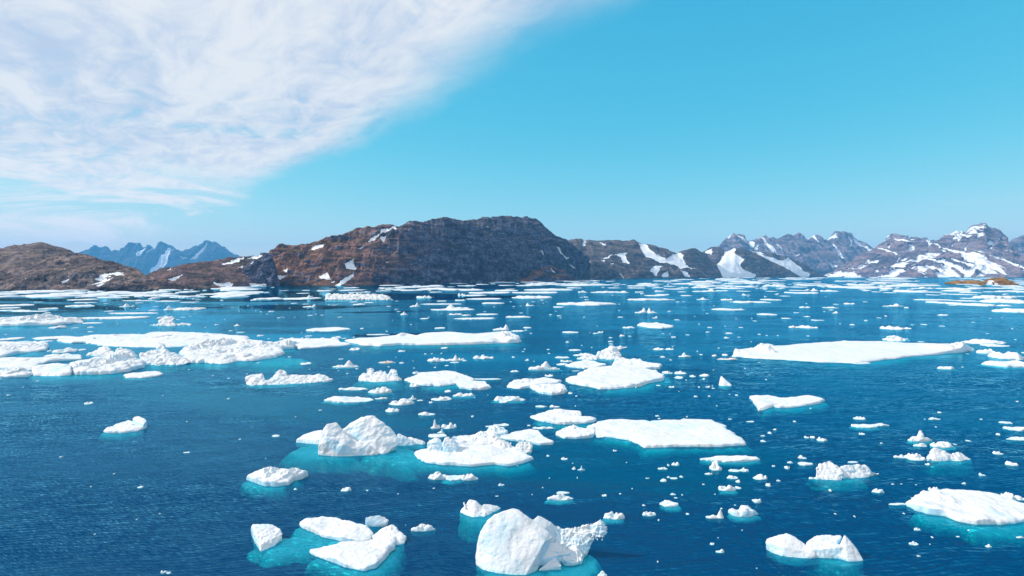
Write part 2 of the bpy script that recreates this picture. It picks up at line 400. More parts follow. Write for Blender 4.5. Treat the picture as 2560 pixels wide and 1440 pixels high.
def layer(ridge, Y0, D, p=2.0, nt=70, step=1.6, amp=6.0, scl=40.0, seed=1, snow=(), gully=0.0, gscl=60.0, ridge_j=1.0, snowg=None, q=1.0, rocky=0.12, vert=0.0, tun=0.5):
    rx = np.array([a for a, b in ridge]); ry = np.array([b for a, b in ridge])
    px = np.arange(rx[0], rx[-1] + 0.01, step)
    rp = np.interp(px, rx, ry) + ridge_j * (fbm(px / 9.0, seed * 3.1, 0.0, 3, seed) * 2.2 + fbm(px / 45.0, seed, 4.0, 2, seed) * 1.5) * smooth(0, 15, np.minimum(px - rx[0], rx[-1] - px) + 4)
    Y0 = np.interp(px, *zip(*Y0)) if isinstance(Y0, (list, tuple)) else np.full_like(px, Y0)
    Dp = np.interp(px, *zip(*D)) if isinstance(D, (list, tuple)) else np.full_like(px, D)
    base = HY + (H + 4) * F / Y0
    hp = np.maximum(base - rp, 1.0)
    Dp = Dp * np.clip(hp / np.percentile(hp, 80), 0.12, 1.0)
    t1 = np.linspace(0, 1, nt); t2 = np.linspace(0, 1, 16)[1:]
    T, PX = np.meshgrid(t1, px, indexing='ij')
    prof = 1 - (1 - T) ** p
    Yt = Y0[None] + Dp[None] * T ** q
    PY = base[None] + (rp - base)[None] * prof
    X = (PX - 1280) / F * Yt; Z = H - (PY - HY) / F * Yt
    Yv = Yt.copy()
    wgt = smooth(0, 0.10, T) * (1 - smooth(0.82, 0.985, T))
    n = ridged(X / scl, Yv / scl, Z / scl * 1.4, 6, seed * 7, 0.58) * amp * 1.35 + ridged(X / scl / 2.8, Yv / scl / 2.8, Z / scl / 2, 3, seed * 9, 0.5) * amp * 0.9
    n = n + fbm(X / (scl * 2.4), Yv / (scl * 2.4), Z / (scl * 2.4), 3, seed * 5) * amp * 1.5
    if vert:
        n = n + vert * ridged(X / (scl * 0.5) + Z / scl * 0.35, Z / (scl * 2.6), Yv / (scl * 2), 4, seed * 13)
    gn = None
    if gully:
        gw = fbm(X / (gscl * 3), Z / (gscl * 3), 1.3, 3, seed + 40)
        gn = ridged(X / gscl + gw * 1.6 + (Z / gscl) * 0.25, Z / (gscl * 5.0), 0.3, 4, seed * 11, 0.5)
        n = n + gully * gn
    hloc = hp[None] / F * Yt
    lim = np.clip(hloc / (amp * 5 + 1e-3), 0.05, 1.0)
    n = n * wgt * lim
    # snow lying on it
    jx = PX + 5 * fbm(X / (scl * .5), Yv / (scl * .5), Z / (scl * .5), 3, seed + 70); jy = PY + 3.5 * fbm(X / (scl * .5), Yv / (scl * .5), Z / (scl * .5), 3, seed + 71)
    sn = np.zeros_like(X)
    for poly in snow: sn = np.maximum(sn, pip(jx, jy, poly).astype(float))
    if rocky:
        sn = sn * (1 - smooth(0.30, 0.42, ridged(X / (scl * .9), Z / (scl * .5), Yv / scl, 4, seed + 90)) * (1 if rocky > 0.1 else 0) * (rocky > 0.2))
    snb = sn.copy()
    for _ in range(3):
        snb[1:-1, 1:-1] = (snb[1:-1, 1:-1] + snb[:-2, 1:-1] + snb[2:, 1:-1] + snb[1:-1, :-2] + snb[1:-1, 2:]) / 5
    n = n * (1 - 0.65 * snb)
    X2 = X; Y2 = Yv - n * 0.75; Z2 = Z + n * 0.6
    if snowg is not None and gn is not None:
        thr, soft = snowg
        sg = smooth(thr, thr - soft, gn + 0.5 * fbm(X / (gscl * 1.2), Z / (gscl * 1.2), 7, 3, seed + 60))
        sn = np.maximum(sn, sg * smooth(0.0, 0.1, T))
    # the far side falls away behind
    zr = Z2[-1]; yr = Y2[-1]; xr = X2[-1]
    T2 = t2[:, None]
    Zb = zr[None] * (1 - T2 ** 1.4) - 6 * T2; Yb = yr[None] + (Dp[None] * 0.9 + 20) * T2; Xb = xr[None] * (Yb / yr[None])
    nb = fbm(Xb / scl, Yb / scl, Zb / scl, 4, seed + 3) * amp * 0.8 * np.sin(T2 * math.pi)
    Zb = Zb + nb
    tu = np.interp(px, *zip(*tun)) if isinstance(tun, (list, tuple)) else np.full_like(px, tun)
    TU = np.repeat(tu[None], X2.shape[0] + Xb.shape[0], 0)
    V = np.stack([np.concatenate([X2, Xb]), np.concatenate([Y2, Yb]), np.concatenate([Z2, Zb])], -1)
    S = np.concatenate([sn, np.zeros_like(Xb)])
    return V.reshape(-1, 3), grid_faces(V.shape[0], V.shape[1]), S.ravel(), TU.ravel()

def land(name, layers, mat, label=None):
    Vs = []; Fs = []; Ss = []; Ts = []; off = 0
    for V, Fq, S, TU in layers:
        Vs.append(V); Fs.append(Fq + off); Ss.append(S); Ts.append(TU); off += len(V)
    V = np.concatenate(Vs)
    c = np.array([V[:, 0].mean(), V[:, 1].mean(), 0])
    me = mk_mesh(name, V - c, np.concatenate(Fs))
    add_attr(me, 'snow', np.concatenate(Ss)); add_attr(me, 'tundra', np.concatenate(Ts))
    o = link(name, me, mat, loc=c); tag(o, label, kind='structure')
    return o

Z1 = lambda p: zt(p, 0, 580, 6.095)
Z2_ = lambda p: zt(p, 360, 560, 5.12)
Z3 = lambda p: zt(p, 680, 530, 5.12)
Z4 = lambda p: zt(p, 1100, 530, 5.12)
Z5 = lambda p: zt(p, 1400, 560, 3.765)
Z6 = lambda p: zt(p, 2040, 540, 4.923)

# low rocky hill at the far left: five overlapping shoulders
sn1 = [Z1(p) for p in ([(1430,725),(1560,660),(1780,635),(1920,650),(1720,685),(1560,740)], [(1410,815),(1560,745),(1760,705),(1600,775),(1450,822)],
    [(1460,855),(1500,820),(1660,795),(1560,835)], [(300,755),(410,712),(350,755)], [(960,800),(1020,752),(1090,758),(1000,805)], [(990,580),(1060,560),(1020,590)])]
land('rocky_hill', [
    layer([(-420, 690), (-200, 650), (-60, 634), (0, 624), (56, 614.5), (105, 606), (121, 612), (144, 618), (171, 623.5), (197, 635), (230, 645), (262, 656), (300, 672), (330, 700)], 900, 260, 2.0, 60, amp=5, scl=26, seed=3),
    layer([(60, 690), (98, 664), (115, 650), (145, 641), (180, 634.5), (213, 640), (238, 646), (262, 654), (285, 668), (300, 690)], 845, 90, 2.2, 50, amp=4.5, scl=22, seed=4),
    layer([(-420, 705), (-120, 696), (0, 690), (62, 682), (85, 672), (125, 669), (164, 665), (230, 659), (262, 656), (295, 660), (328, 669), (353, 680), (364, 690), (380, 712)], 790, 80, 2.4, 50, amp=4, scl=20, seed=5, snow=sn1),
    layer([(-420, 715), (-30, 715), (7, 716), (33, 708), (74, 695), (115, 682), (164, 678), (205, 673), (238, 678), (256, 690), (275, 712)], 765, 55, 2.8, 50, amp=3.5, scl=17, seed=6, snow=sn1),
    layer([(120, 722), (134, 719), (156, 711), (189, 705), (230, 701), (271, 693), (303, 687), (336, 687), (361, 693), (385, 701), (407, 710), (440, 713), (500, 716), (552, 719)], [(120, 752), (400, 765), (560, 860)], 50, 2.4, 50, amp=2.8, scl=13, seed=7, snow=sn1),
], M_hill)

# headland in the middle: long brown shoulder, cliff and second summit
sn2 = [Z2_(p) for p in ([(950,515),(1100,490),(1300,448),(1260,485),(1140,525),(1000,530)], [(1340,468),(1420,430),(1530,418),(1440,460)], [(320,735),(430,700),(525,672),(470,715),(380,748)],
    [(5,690),(120,705),(155,738),(60,725)], [(1205,583),(1290,557),(1265,595)], [(255,692),(385,657),(285,698)], [(1365,512),(1415,482),(1395,518)], [(290,608),(375,588),(330,622)],
    [(870,768),(1100,762),(1170,798),(980,805)], [(1350,790),(1500,762),(1610,802),(1380,805)])]
sn3 = [Z3(p) for p in ([(490,487),(560,452),(680,405),(655,458),(530,508)], [(1250,415),(1275,370),(1375,340),(1405,310),(1415,262),(1540,237),(1610,198),(1700,192),(1965,137),(1935,173),(1740,218),(1640,218),(1590,243),(1605,262),(1440,312),(1385,362),(1290,403)],
    [(1395,375),(1505,345),(1485,392),(1430,440),(1400,412)], [(1100,513),(1185,462),(1150,508)], [(945,695),(1070,635),(1050,690),(1085,750),(955,735)], [(-20,830),(90,812),(205,818),(115,885),(90,862),(-20,857)],
    [(130,750),(205,727),(180,785)], [(595,832),(710,790),(745,855),(620,855)], [(800,948),(870,890),(1000,808),(1055,808),(945,900),(885,948)], [(1450,708),(1468,672),(1498,680)], [(735,888),(805,877),(785,895)])]
sn4 = [Z4(p) for p in ([(1295,528),(1325,532),(1340,598),(1312,582)], [(1490,488),(1520,495),(1585,588),(1650,645),(1600,630),(1555,582)], [(1640,678),(1745,750),(1685,725)], [(725,548),(775,592),(745,582)], [(1410,725),(1480,780),(1440,770)],
    [(560,885),(600,860),(650,870),(640,885)])]
land('headland', [
    layer([(330, 705), (360, 689), (399, 677), (448, 665.5), (477, 657.7), (536, 651), (575, 645), (624, 640), (653, 643), (665, 639), (684, 640), (705, 655), (730, 690)], [(330, 840), (540, 925), (700, 1060)], 210, 1.7, 60, amp=5, scl=26, seed=12, snow=sn2 + sn3, tun=0.55),
    layer([(596, 712), (612, 672), (625, 655), (645, 644), (665, 637.5), (680, 640), (688, 660), (694, 690), (700, 712)], 1020, 60, 2.6, 44, amp=6, scl=22, seed=13, snow=sn2, tun=0.15),
    layer([(650, 690), (668, 652), (680, 637), (696, 627), (709, 622), (752, 614), (790, 606), (817, 597), (856, 590.5), (914, 575), (973, 564), (996, 568), (1031, 557), (1063, 556), (1078, 549.5), (1108, 545.6), (1149, 548.5), (1174, 555), (1199, 573), (1225, 590), (1252, 614), (1275, 642), (1292, 675), (1300, 700)],
          [(650, 1060), (850, 1060), (1000, 1160), (1150, 1330), (1300, 1600)], [(650, 330), (900, 360), (1000, 240), (1080, 190), (1200, 150), (1300, 80)], 1.75, 130, 1.2, amp=8, scl=42, seed=14, snow=sn3, vert=7, tun=[(650, 0.85), (820, 0.8), (930, 0.6), (1020, 0.35), (1120, 0.15), (1300, 0.12)]),
    layer([(1150, 640), (1160, 565), (1174, 556), (1188, 551.5), (1233, 548.5), (1252, 544.6), (1280, 545.6), (1305, 549.5), (1317, 547.5), (1330, 553.4), (1350, 561), (1364, 577), (1383, 590.5), (1410.5, 605), (1432, 618), (1452, 631.6), (1469, 646), (1474, 662), (1470, 690), (1474, 700)],
          [(1150, 1560), (1300, 1700), (1400, 1850), (1474, 2150)], [(1150, 260), (1300, 230), (1400, 170), (1474, 60)], 2.3, 120, 1.2, amp=11, scl=60, seed=15, snow=sn4, vert=10, tun=0.14),
    layer([(1296, 706), (1312, 688), (1330, 672), (1352, 662), (1375, 657), (1395, 666), (1410, 677), (1425, 690), (1445, 702)], [(1296, 1700), (1445, 1850)], 70, 2.0, 40, amp=6, scl=28, seed=16, snow=sn4, tun=0.8),
    layer([(1212, 706), (1226, 694), (1243, 685), (1265, 682), (1285, 689), (1305, 694), (1330, 700), (1345, 705)], [(1212, 1590), (1345, 1680)], 50, 2.0, 30, amp=5, scl=24, seed=17, tun=0.8),
], M_cliff)

sn5 = [Z5(p) for p in ([(515,295),(600,276),(642,268),(612,300),(637,362),(655,378),(588,374),(563,310)], [(738,195),(792,186),(822,235),(922,300),(990,338),(1060,295),(1120,280),(1150,305),(1162,355),(1202,408),(1285,425),(1150,424),(1100,402),(1030,388),(958,374),(878,334),(788,294)],
    [(378,358),(420,336),(418,366)], [(836,452),(878,402),(964,396),(935,440),(908,502),(888,502),(878,462)], [(960,480),(1014,456),(1014,503),(968,505)], [(1126,436),(1204,458),(1214,503),(1168,498)], [(365,178),(432,188),(438,206)], [(386,328),(524,290),(430,330)], [(462,388),(518,374),(490,397)],
    [(212,165),(242,158),(234,208),(218,202)], [(526,458),(580,478),(606,512),(568,494)], [(890,340),(940,330),(1010,345),(960,360)])]
sn5b = [Z5(p) for p in ([(214,350),(300,338),(262,372),(244,440),(244,522),(212,522),(236,440)],)]
sn6 = [Z5(p) for p in ([(1345,505),(1436,408),(1488,378),(1556,268),(1616,230),(1652,236),(1642,290),(1724,350),(1692,390),(1704,430),(1764,458),(1834,478),(1845,505)], [(1354,262),(1432,230),(1424,292),(1380,284)])]
sn7 = [Z5(p) for p in ([(1836,262),(1880,266),(1962,308),(2080,346),(2140,326),(2204,368),(2264,428),(2346,470),(2336,505),(2220,500),(2148,454),(2078,404),(1988,364),(1896,314)], [(1976,474),(2020,446),(2034,474)])]
land('snow_patched_hills', [
    layer([(1380, 690), (1400, 612), (1410, 605), (1428, 597), (1451.5, 596), (1461, 602), (1471, 600), (1490, 601), (1530, 601), (1569, 603), (1578.5, 599), (1588, 600), (1598, 608), (1620, 610.5), (1647, 617), (1689.5, 632), (1720, 650), (1770, 690)], [(1380, 2700), (1770, 3300)], [(1380, 700), (1700, 500)], 1.5, 80, 1.3, amp=13, scl=80, seed=22, snow=sn5),
    layer([(1455, 704), (1464, 668), (1471, 655), (1485, 651), (1510, 661), (1535.5, 674.5), (1555, 692), (1562, 704)], [(1455, 2250), (1562, 2700)], 120, 2.2, 40, amp=9, scl=44, seed=23, snow=sn5b),
    layer([(1560, 700), (1600, 672), (1650, 662), (1689, 640), (1697, 630), (1705, 626.5), (1729, 621.6), (1745, 629), (1765, 640), (1790, 665), (1810, 700)], [(1560, 2850), (1810, 3500)], 380, 1.7, 60, 1.3, amp=11, scl=66, seed=24, snow=sn5),
    layer([(1735, 690), (1745, 634), (1758.6, 628), (1777, 617), (1798, 617), (1814, 626), (1825, 640), (1850, 690)], 4100, 300, 1.8, 40, 1.2, amp=10, scl=70, seed=25, snow=sn6),
    layer([(1750, 698), (1780, 674), (1800, 655), (1814, 632), (1835.6, 620), (1857, 620), (1878, 630), (1904.6, 642), (1935, 656), (1965, 672), (2000, 690), (2010, 697)], [(1750, 3400), (2010, 4000)], 500, 1.7, 70, 1.1, amp=12, scl=80, seed=26, snow=sn6),
    layer([(1870, 690), (1885, 632), (1891, 629), (1904, 630), (1931, 632), (1952, 640), (1984, 650), (2011, 663.6), (2037, 679.5), (2066, 692)], [(1870, 4100), (2066, 4600)], 400, 1.7, 60, 1.1, amp=12, scl=80, seed=27, snow=sn7),
], M_snowhill)

snF = [Z6(p) for p in ([(170,342),(232,356),(244,420),(274,500),(336,604),(258,544),(196,424)], [(334,226),(424,318),(486,382),(470,394),(396,322)], [(376,276),(446,402),(398,402)], [(486,306),(562,398),(668,440),(640,456),(536,384)], [(126,592),(246,652),(176,664)])] + \
      [Z5(p) for p in ([(1765,170),(1800,165),(1830,200),(1815,250),(1790,240)], [(1830,230),(1870,190),(1850,250),(1815,268)], [(1570,125),(1610,120),(1580,170)], [(1650,170),(1662,180),(1655,220)], [(2345,110),(2390,105),(2410,170),(2380,150)], [(2100,250),(2180,320),(2230,335),(2190,340)], [(2060,350),(2080,345),(2075,370)], [(2225,160),(2245,150),(2250,190)])]
land('serrated_mountains', [
    layer([(1740, 690), (1780, 650), (1797, 617), (1811, 599), (1831, 587), (1839, 590.5), (1848, 585.5), (1858, 589), (1868, 604), (1881, 600.6), (1908, 591), (1918, 597), (1928, 594.6), (1940, 600.6), (1965, 586.5), (1979, 592), (1989, 586), (2002, 589), (2017, 599), (2036, 587), (2056, 602), (2066, 602), (2079.6, 584), (2086, 577), (2110, 579), (2123, 584), (2143, 600.6), (2177, 624), (2220, 650), (2260, 690)],
          [(1740, 6400), (2260, 6800)], 900, 1.35, 120, 1.0, amp=24, scl=170, seed=32, snow=snF, gully=95, gscl=105, ridge_j=1.2, snowg=(0.13, 0.10)),
], M_mount)

snG = [Z6(p) for p in ([(912,276),(1034,298),(1124,332),(1214,336),(1184,430),(1214,500),(1250,478),(1340,488),(1350,400),(1326,336),(1380,346),(1364,440),(1400,498),(1490,418),(1562,478),(1626,490),(1564,522),(1430,574),(1330,572),(1240,554),(1150,484),(1056,440),(976,372),(926,362)],
    [(1508,290),(1600,248),(1700,226),(1804,206),(1792,252),(1722,356),(1650,322),(1560,302)], [(1936,156),(2056,156),(2044,232),(1952,322),(1926,332),(1980,250)],
    [(2050,390),(2078,338),(2156,304),(2154,402),(2064,520),(2124,540),(2084,610),(2104,690),(2064,745),(1976,750),(2040,650),(2048,560),(2036,480)], [(1958,436),(1990,436),(1964,640),(1900,755),(1826,755),(1826,688),(1916,652)],
    [(1800,425),(1824,425),(1814,704),(1796,704)], [(90,760),(350,636),(460,680),(560,616),(600,570),(640,590),(784,494),(762,620),(850,652),(950,588),(1070,556),(1190,556),(1400,558),(1542,528),(1560,620),(1680,690),(1830,770),(90,770)],
    [(826,400),(884,386),(872,448),(838,444)], [(2286,586),(2374,588),(2362,656)], [(2446,626),(2570,690),(2570,745),(2466,684)], [(2190,470),(2230,480),(2250,580),(2290,650),(2250,620)], [(2120,150),(2170,170),(2180,230),(2150,210)],
    [(2180,270),(2280,340),(2320,400),(2260,350)], [(2310,430),(2370,470),(2360,490)], [(1618,330),(1640,340),(1690,470),(1670,480)], [(935,470),(950,470),(950,600),(940,600)], [(1000,500),(1010,500),(1010,580),(990,580)])]
land('snowy_mountain', [
    layer([(2480, 700), (2505, 640), (2521, 607), (2531.5, 597), (2548, 593), (2562, 601), (2600, 585), (2650, 600), (2720, 640), (2800, 690)], 6500, 700, 1.4, 60, 1.2, amp=24, scl=150, seed=41, gully=70, gscl=170, snowg=(-0.10, 0.2), ridge_j=0.7),
    layer([(2050, 694), (2060, 688), (2085, 678), (2111, 664), (2128, 650), (2141.5, 641.5), (2152, 640), (2163, 634), (2182, 625), (2213, 599), (2219, 589), (2227, 585.7), (2243, 591), (2284, 594), (2324, 603), (2347, 600), (2355, 589), (2381, 581.6), (2393.4, 575.5), (2399.5, 578.6), (2407.6, 578.6), (2412, 582.6), (2424, 568), (2434, 563), (2448, 560), (2454, 556), (2462.5, 566), (2477, 572.5), (2493, 578.6), (2507, 595), (2521, 611), (2527.5, 627), (2535.6, 639.5), (2560, 662), (2600, 680), (2640, 694)],
          [(2050, 4900), (2300, 4300), (2640, 4000)], 1000, 1.25, 140, 1.0, amp=15, scl=110, seed=42, snow=snG, gully=60, gscl=70, ridge_j=1.1, snowg=(0.26, 0.12), rocky=0.3),
], M_mount)

land('far_blue_mountains', [
    layer([(120, 690), (160, 660), (190, 640), (201.5, 634), (215, 622.5), (242, 621), (248.6, 615), (258.6, 620), (269, 616), (279, 625), (299, 624), (312, 617), (324, 604.6), (334, 609), (349, 605), (356, 617), (363, 621), (373, 613), (386, 621), (393, 619), (408, 604.6), (423, 609), (447, 624), (460, 627.5), (480, 622.5), (504, 622.5), (520.6, 609), (544, 614), (571, 627.5), (608, 642.6), (650, 655), (720, 690)],
          11000, 900, 1.3, 100, 1.0, amp=45, scl=330, seed=51, gully=150, gscl=360, ridge_j=1.7, snowg=(0.0, 0.12), snow=[Z2_(p) for p in ([(590,500),(640,480),(770,370),(830,290),(860,330),(780,440),(690,500)], [(610,330),(700,305),(760,300),(720,345)], [(990,330),(1100,360),(1260,410),(1200,420),(1080,375)], [(480,450),(590,490),(540,505)])]),
], M_far)

land('islet', [
    layer([(2362, 706), (2375, 703.5), (2390, 701), (2405, 703), (2425, 700), (2445, 702), (2462, 706), (2470, 711)], 1260, 22, 2.2, 24, 1.0, amp=0.9, scl=7, seed=61, ridge_j=0.4, q=1.0),
    layer([(2440, 713), (2452, 706), (2464, 699.5), (2480, 695), (2505, 694), (2518, 698), (2530, 704), (2541, 709), (2552, 713)], 1150, 34, 2.4, 40, 0.8, amp=1.1, scl=7, seed=62, ridge_j=0.3, snow=[[(2461, 715), (2468, 703), (2480, 700), (2484, 703), (2478, 715)], [(2484, 715), (2486, 705), (2500, 713), (2500, 715)]]),
], M_islet)

# ------------------------------------------------------------------ ice
rng = random.Random(7)

def bit_geom(x0, x1, yt, yb, kind, seed, peak=0.5, nth=None, poly=None, thick=None, lumps=(), cen=None, rough=None):
    """A floating piece of ice standing on the water: footprint outline, domed or lumpy top, vertical sides, a little below the waterline."""
    w = x1 - x0; h = max(yb - yt, 1.2)
    v = {'f': 0.28, 'l': 0.55, 's': 0.84}[kind]
    Yf = F * H / (yb - HY)
    mpp = Yf / F
    Hm = h * v * mpp
    yback = yb - h * (1 - v)
    Yb_ = F * H / max(yback - HY, 1.5)
    wid = w * mpp
    dep = min(Yb_ - Yf, wid * (1.6 if kind == 'f' else 0.9) + 0.3)
    dep = max(dep, wid * (0.30 if kind == 'f' else 0.35))
    cx = ((x0 + x1) / 2 - 1280) / F * (Yf + dep * .5); cy = Yf + dep * 0.5
    if nth is None:
        nth = int(np.clip(w * 0.9, 14, 110))
    nr = int(np.clip(nth * 0.35, 6, 34)) if poly is None else int(np.clip(nth * .4, 20, 90))
    th = np.linspace(0, 2 * math.pi, nth, endpoint=False)
    if poly is not None:
        P = [W(a, b) for a, b in poly]
        if cen: cx, cy = W(*cen)
        else:
            cx = sum(p[0] for p in P) / len(P); cy = sum(p[1] for p in P) / len(P)
        pp = np.array(P); A = pp; B = np.roll(pp, -1, 0)
        ex = pp[:, 0].max() - pp[:, 0].min(); ey = pp[:, 1].max() - pp[:, 1].min()
        ang = np.arctan2((pp[:, 1] - cy) / ey, (pp[:, 0] - cx) / ex)
        rad = np.zeros(nth)
        for i, a in enumerate(th):
            d = np.array([math.cos(a) * ex, math.sin(a) * ey])
            best = 0
            for k in range(len(pp)):
                e = B[k] - A[k]; den = d[0] * e[1] - d[1] * e[0]
                if abs(den) < 1e-12: continue
                q = A[k] - np.array([cx, cy])
                r = (q[0] * e[1] - q[1] * e[0]) / den; s = (q[0] * d[1] - q[1] * d[0]) / den
                if r > 0 and -1e-6 <= s <= 1 + 1e-6: best = max(best, r)
            rad[i] = best if best > 0 else 0.3
        hx, hy = ex, ey
        wid = ex; dep = ey
        Hm = thick * 0.8
        rj = 1 + (0.13 if rough and rough >= 0.3 else 0.06) * fbm(np.cos(th) * 8, np.sin(th) * 8, seed, 5, seed, 0.62)
        rad = rad * rj
    else:
        hx, hy = wid / 2, dep / 2
        rad = 1 + 0.30 * fbm(np.cos(th) * 1.6 + seed, np.sin(th) * 1.6, 0.0, 4, seed, 0.6) + 0.10 * fbm(np.cos(th) * 7, np.sin(th) * 7, seed, 2, seed + 5)
        rad = rad / np.maximum(np.abs(rad * np.cos(th)).max(), 0.3)
    rr = np.linspace(0, 1, nr) ** 0.7
    Rr, TH = np.meshgrid(rr, th, indexing='ij')
    rd = rad[None] * Rr
    U = np.cos(TH) * rd; Vv = np.sin(TH) * rd
    X = cx + U * hx; Y = cy + Vv * hy
    r = Rr
    if kind == 'f':
        nn = fbm(X / (wid * .22 + .2), Y / (wid * .22 + .2), seed, 4, seed)
        z = Hm * ((1 - r ** 22) * 0.30 + 0.62 + 0.75 * nn + 0.14 * ridged(X / (wid * .07 + .12), Y / (wid * .07 + .12), seed, 3, seed + 1))
        if poly is None:
            z = z * (0.75 + 0.5 * vnoise(U * 1.5, Vv * 1.5, seed, seed + 2))
        if rough:
            gx = X / 1.7 + 0.5 * fbm(X / 2, Y / 2, seed, 2, 3); gy = Y / 3.0 + 0.5 * fbm(X / 2, Y / 2, seed + 5, 2, 3)
            blk = _hash(np.floor(gx).astype(np.int64), np.floor(gy).astype(np.int64), np.zeros(X.shape, np.int64), seed)
            zone = smooth(-0.15, 0.35, fbm(X / 9, Y / 14, seed, 3, seed + 3))
            z = z + rough * (np.maximum(0, ridged(X / 1.6, Y / 2.2, seed, 4, seed + 8) - 0.1) * 0.8 + 1.7 * blk ** 4 * zone) * (1 - r ** 6)
    else:
        rs = np.random.RandomState(seed)
        nl = int(np.clip(5 + w / 7, 6, 26))
        z = 0 * U + 0.12
        for k in range(nl):
            lx = rs.uniform(-.9, .9); ly = rs.uniform(-.75, .75); lr = rs.uniform(0.14, 0.42); lh = rs.uniform(0.30, 0.85) * (1 - 0.35 * abs(lx))
            if kind == 's': lh *= 0.5
            d = np.sqrt(((U - lx) / lr) ** 2 + ((Vv - ly) / (lr * 1.8)) ** 2)
            z = np.maximum(z, lh * np.sqrt(np.clip(1 - d ** 2.2, 0, 1)))
        if kind == 's':
            pk = peak * 2 - 1; pr = 0.34 + 0.1 * rs.rand()
            d = np.sqrt(((U - pk) / pr) ** 2 + ((Vv) / 0.8) ** 2) * (1 + 0.25 * fbm(U * 4, Vv * 4, seed, 3, seed))
            z = np.maximum(z, np.clip(1.02 - 0.9 * d ** 1.1, 0, 1))
        z = z * (0.86 + 0.30 * fbm(U * 5, Vv * 5, seed, 4, seed + 2)) * np.clip(1.0 - r ** 12 * 0.5, 0, 1)
        z = z / max(z.max(), 0.3) * Hm
        z = np.maximum(z, 0.10 * Hm)
    for (lx, ly, lw, ld, lh) in lumps:       # lumps given by photo pixel of their foot, width px, depth m, height px
        bx, by = W(lx, ly); m_ = by / F
        d = np.sqrt(((X - bx) / (lw * m_ / 2)) ** 2 + ((Y - by) / ld) ** 2)
        d = d * (1 + 0.35 * fbm(X * 0.9 / max(lw * m_ / 6, .2), Y * .9 / max(lw * m_ / 6, .2), seed, 3, seed + lx % 17 * 3 if isinstance(lx, int) else seed))
        z = np.maximum(z, z * .4 + 1.35 * lh * m_ * np.clip(1.15 - d ** 1.6, 0, 1) * (0.70 + 0.55 * ridged(X * 12 / (lw * m_ + 4), Y * 9 / (lw * m_ + 4), seed, 4, seed + 9)))
    V = [np.stack([X, Y, z], -1).reshape(-1, 3)]
    # sides: a slightly undercut foot below the waterline
    zb = z[-1]
    for k, (f, zz) in enumerate(((1.004, 0.90), (1.014, 0.35), (1.03, None), (0.95, -1))):
        x = cx + np.cos(th) * rad * f * hx; y = cy + np.sin(th) * rad * f * hy
        zv = zb * zz if zz is not None and zz > 0 else (np.full(nth, -0.12 * min(1, wid / 3)) if zz is None else np.full(nth, -0.55 * min(1, wid / 3)))
        V.append(np.stack([x, y, zv], -1))
    V = np.concatenate(V); nrt = nr + 4
    a = (np.arange(nrt - 1)[:, None] * nth + np.arange(nth)[None]).ravel()
    b_ = (np.arange(nrt - 1)[:, None] * nth + (np.arange(nth) + 1)[None] % nth).ravel()
    Fq = np.stack([a, a + nth, b_ + nth, b_], 1)
    return V, Fq, (cx, cy, nth if kind == 'f' else 0), (hx, hy, rad, th)

def sub_geom(c, hx, hy, rad, th, grow, top, deep, seed, off=(0, 0)):
    nth = len(th); rr = np.linspace(0, 1, 9)
    Rr, TH = np.meshgrid(rr, th, indexing='ij')
    g = grow * (1 + 0.16 * fbm(np.cos(th) * 2, np.sin(th) * 2, seed, 5, seed, 0.6))
    ro = rad * g
    X = np.cos(TH) * ro[None] * Rr * hx + off[0] * Rr; Y = np.sin(TH) * ro[None] * Rr * hy + off[1] * Rr
    e = np.clip((Rr * grow - 0.96) / max(grow - 0.96, .03), 0, 1)
    z = -top * 0.4 - deep * 0.6 * e ** 1.2 * (1 + 0.3 * fbm(X / 1.4, Y / 1.4, seed, 3, seed))
    V = np.stack([X, Y, z], -1).reshape(-1, 3)
    bot = V[-nth:].copy(); bot[:, :2] *= 0.5; bot[:, 2] -= deep * 0.5
    V = np.concatenate([V, bot])
    a = (np.arange(9)[:, None] * nth + np.arange(nth)[None]).ravel()
    b_ = (np.arange(9)[:, None] * nth + (np.arange(nth) + 1)[None] % nth).ravel()
    return V, np.stack([a, a + nth, b_ + nth, b_], 1)

LAND = []      # landmarks for the labels: (px, py, phrase)
def put_piece(name, label, cat, group, V, Fq, c, mat=None, sub=None):
    Vl = V - np.array([c[0], c[1], 0])
    ft = c[2] if len(c) > 2 else 0
    if sub is None:
        o = link(name, mk_mesh(name, Vl, Fq, flat_tail=ft), mat or M_ice, loc=(c[0], c[1], 0))
    else:
        o = bpy.data.objects.new(name, None); C.objects.link(o); o.location = (c[0], c[1], 0); o.empty_display_size = 0.5
        link('ice_top', mk_mesh('ice_top', Vl, Fq, flat_tail=ft), mat or M_ice, o)
        link('submerged_ice', mk_mesh('submerged_ice', sub[0], sub[1]), M_sub, o)
    tag(o, label, cat, group)
    return o

FLOE = 'ice floes drifting on the fjord'
def floe(label, poly, thick, short=None, lumps=(), seed=None, sub=None, mat=None, nth=160, cen=None, rough=None, name='ice_floe', cat='ice floe'):
    xs = [p[0] for p in poly]; ys = [p[1] for p in poly]
    seed = seed or int(xs[0] * 7 + ys[0]) % 997
    V, Fq, c, fp = bit_geom(min(xs), max(xs), min(ys), max(ys), 'f', seed, nth=nth, poly=poly, thick=thick, lumps=lumps, cen=cen, rough=rough)
    s = None
    if sub:
        grow, top, deep, ox, oy = sub
        s = sub_geom(c, *fp, grow, top, deep, seed, (ox, oy))
    o = put_piece(name, label, cat, FLOE, V, Fq, c, mat, s)
    if short: LAND.append(((min(xs) + max(xs)) / 2, (min(ys) + max(ys)) / 2, short, (max(xs) - min(xs)) / 2, (max(ys) - min(ys)) / 2))
    return o

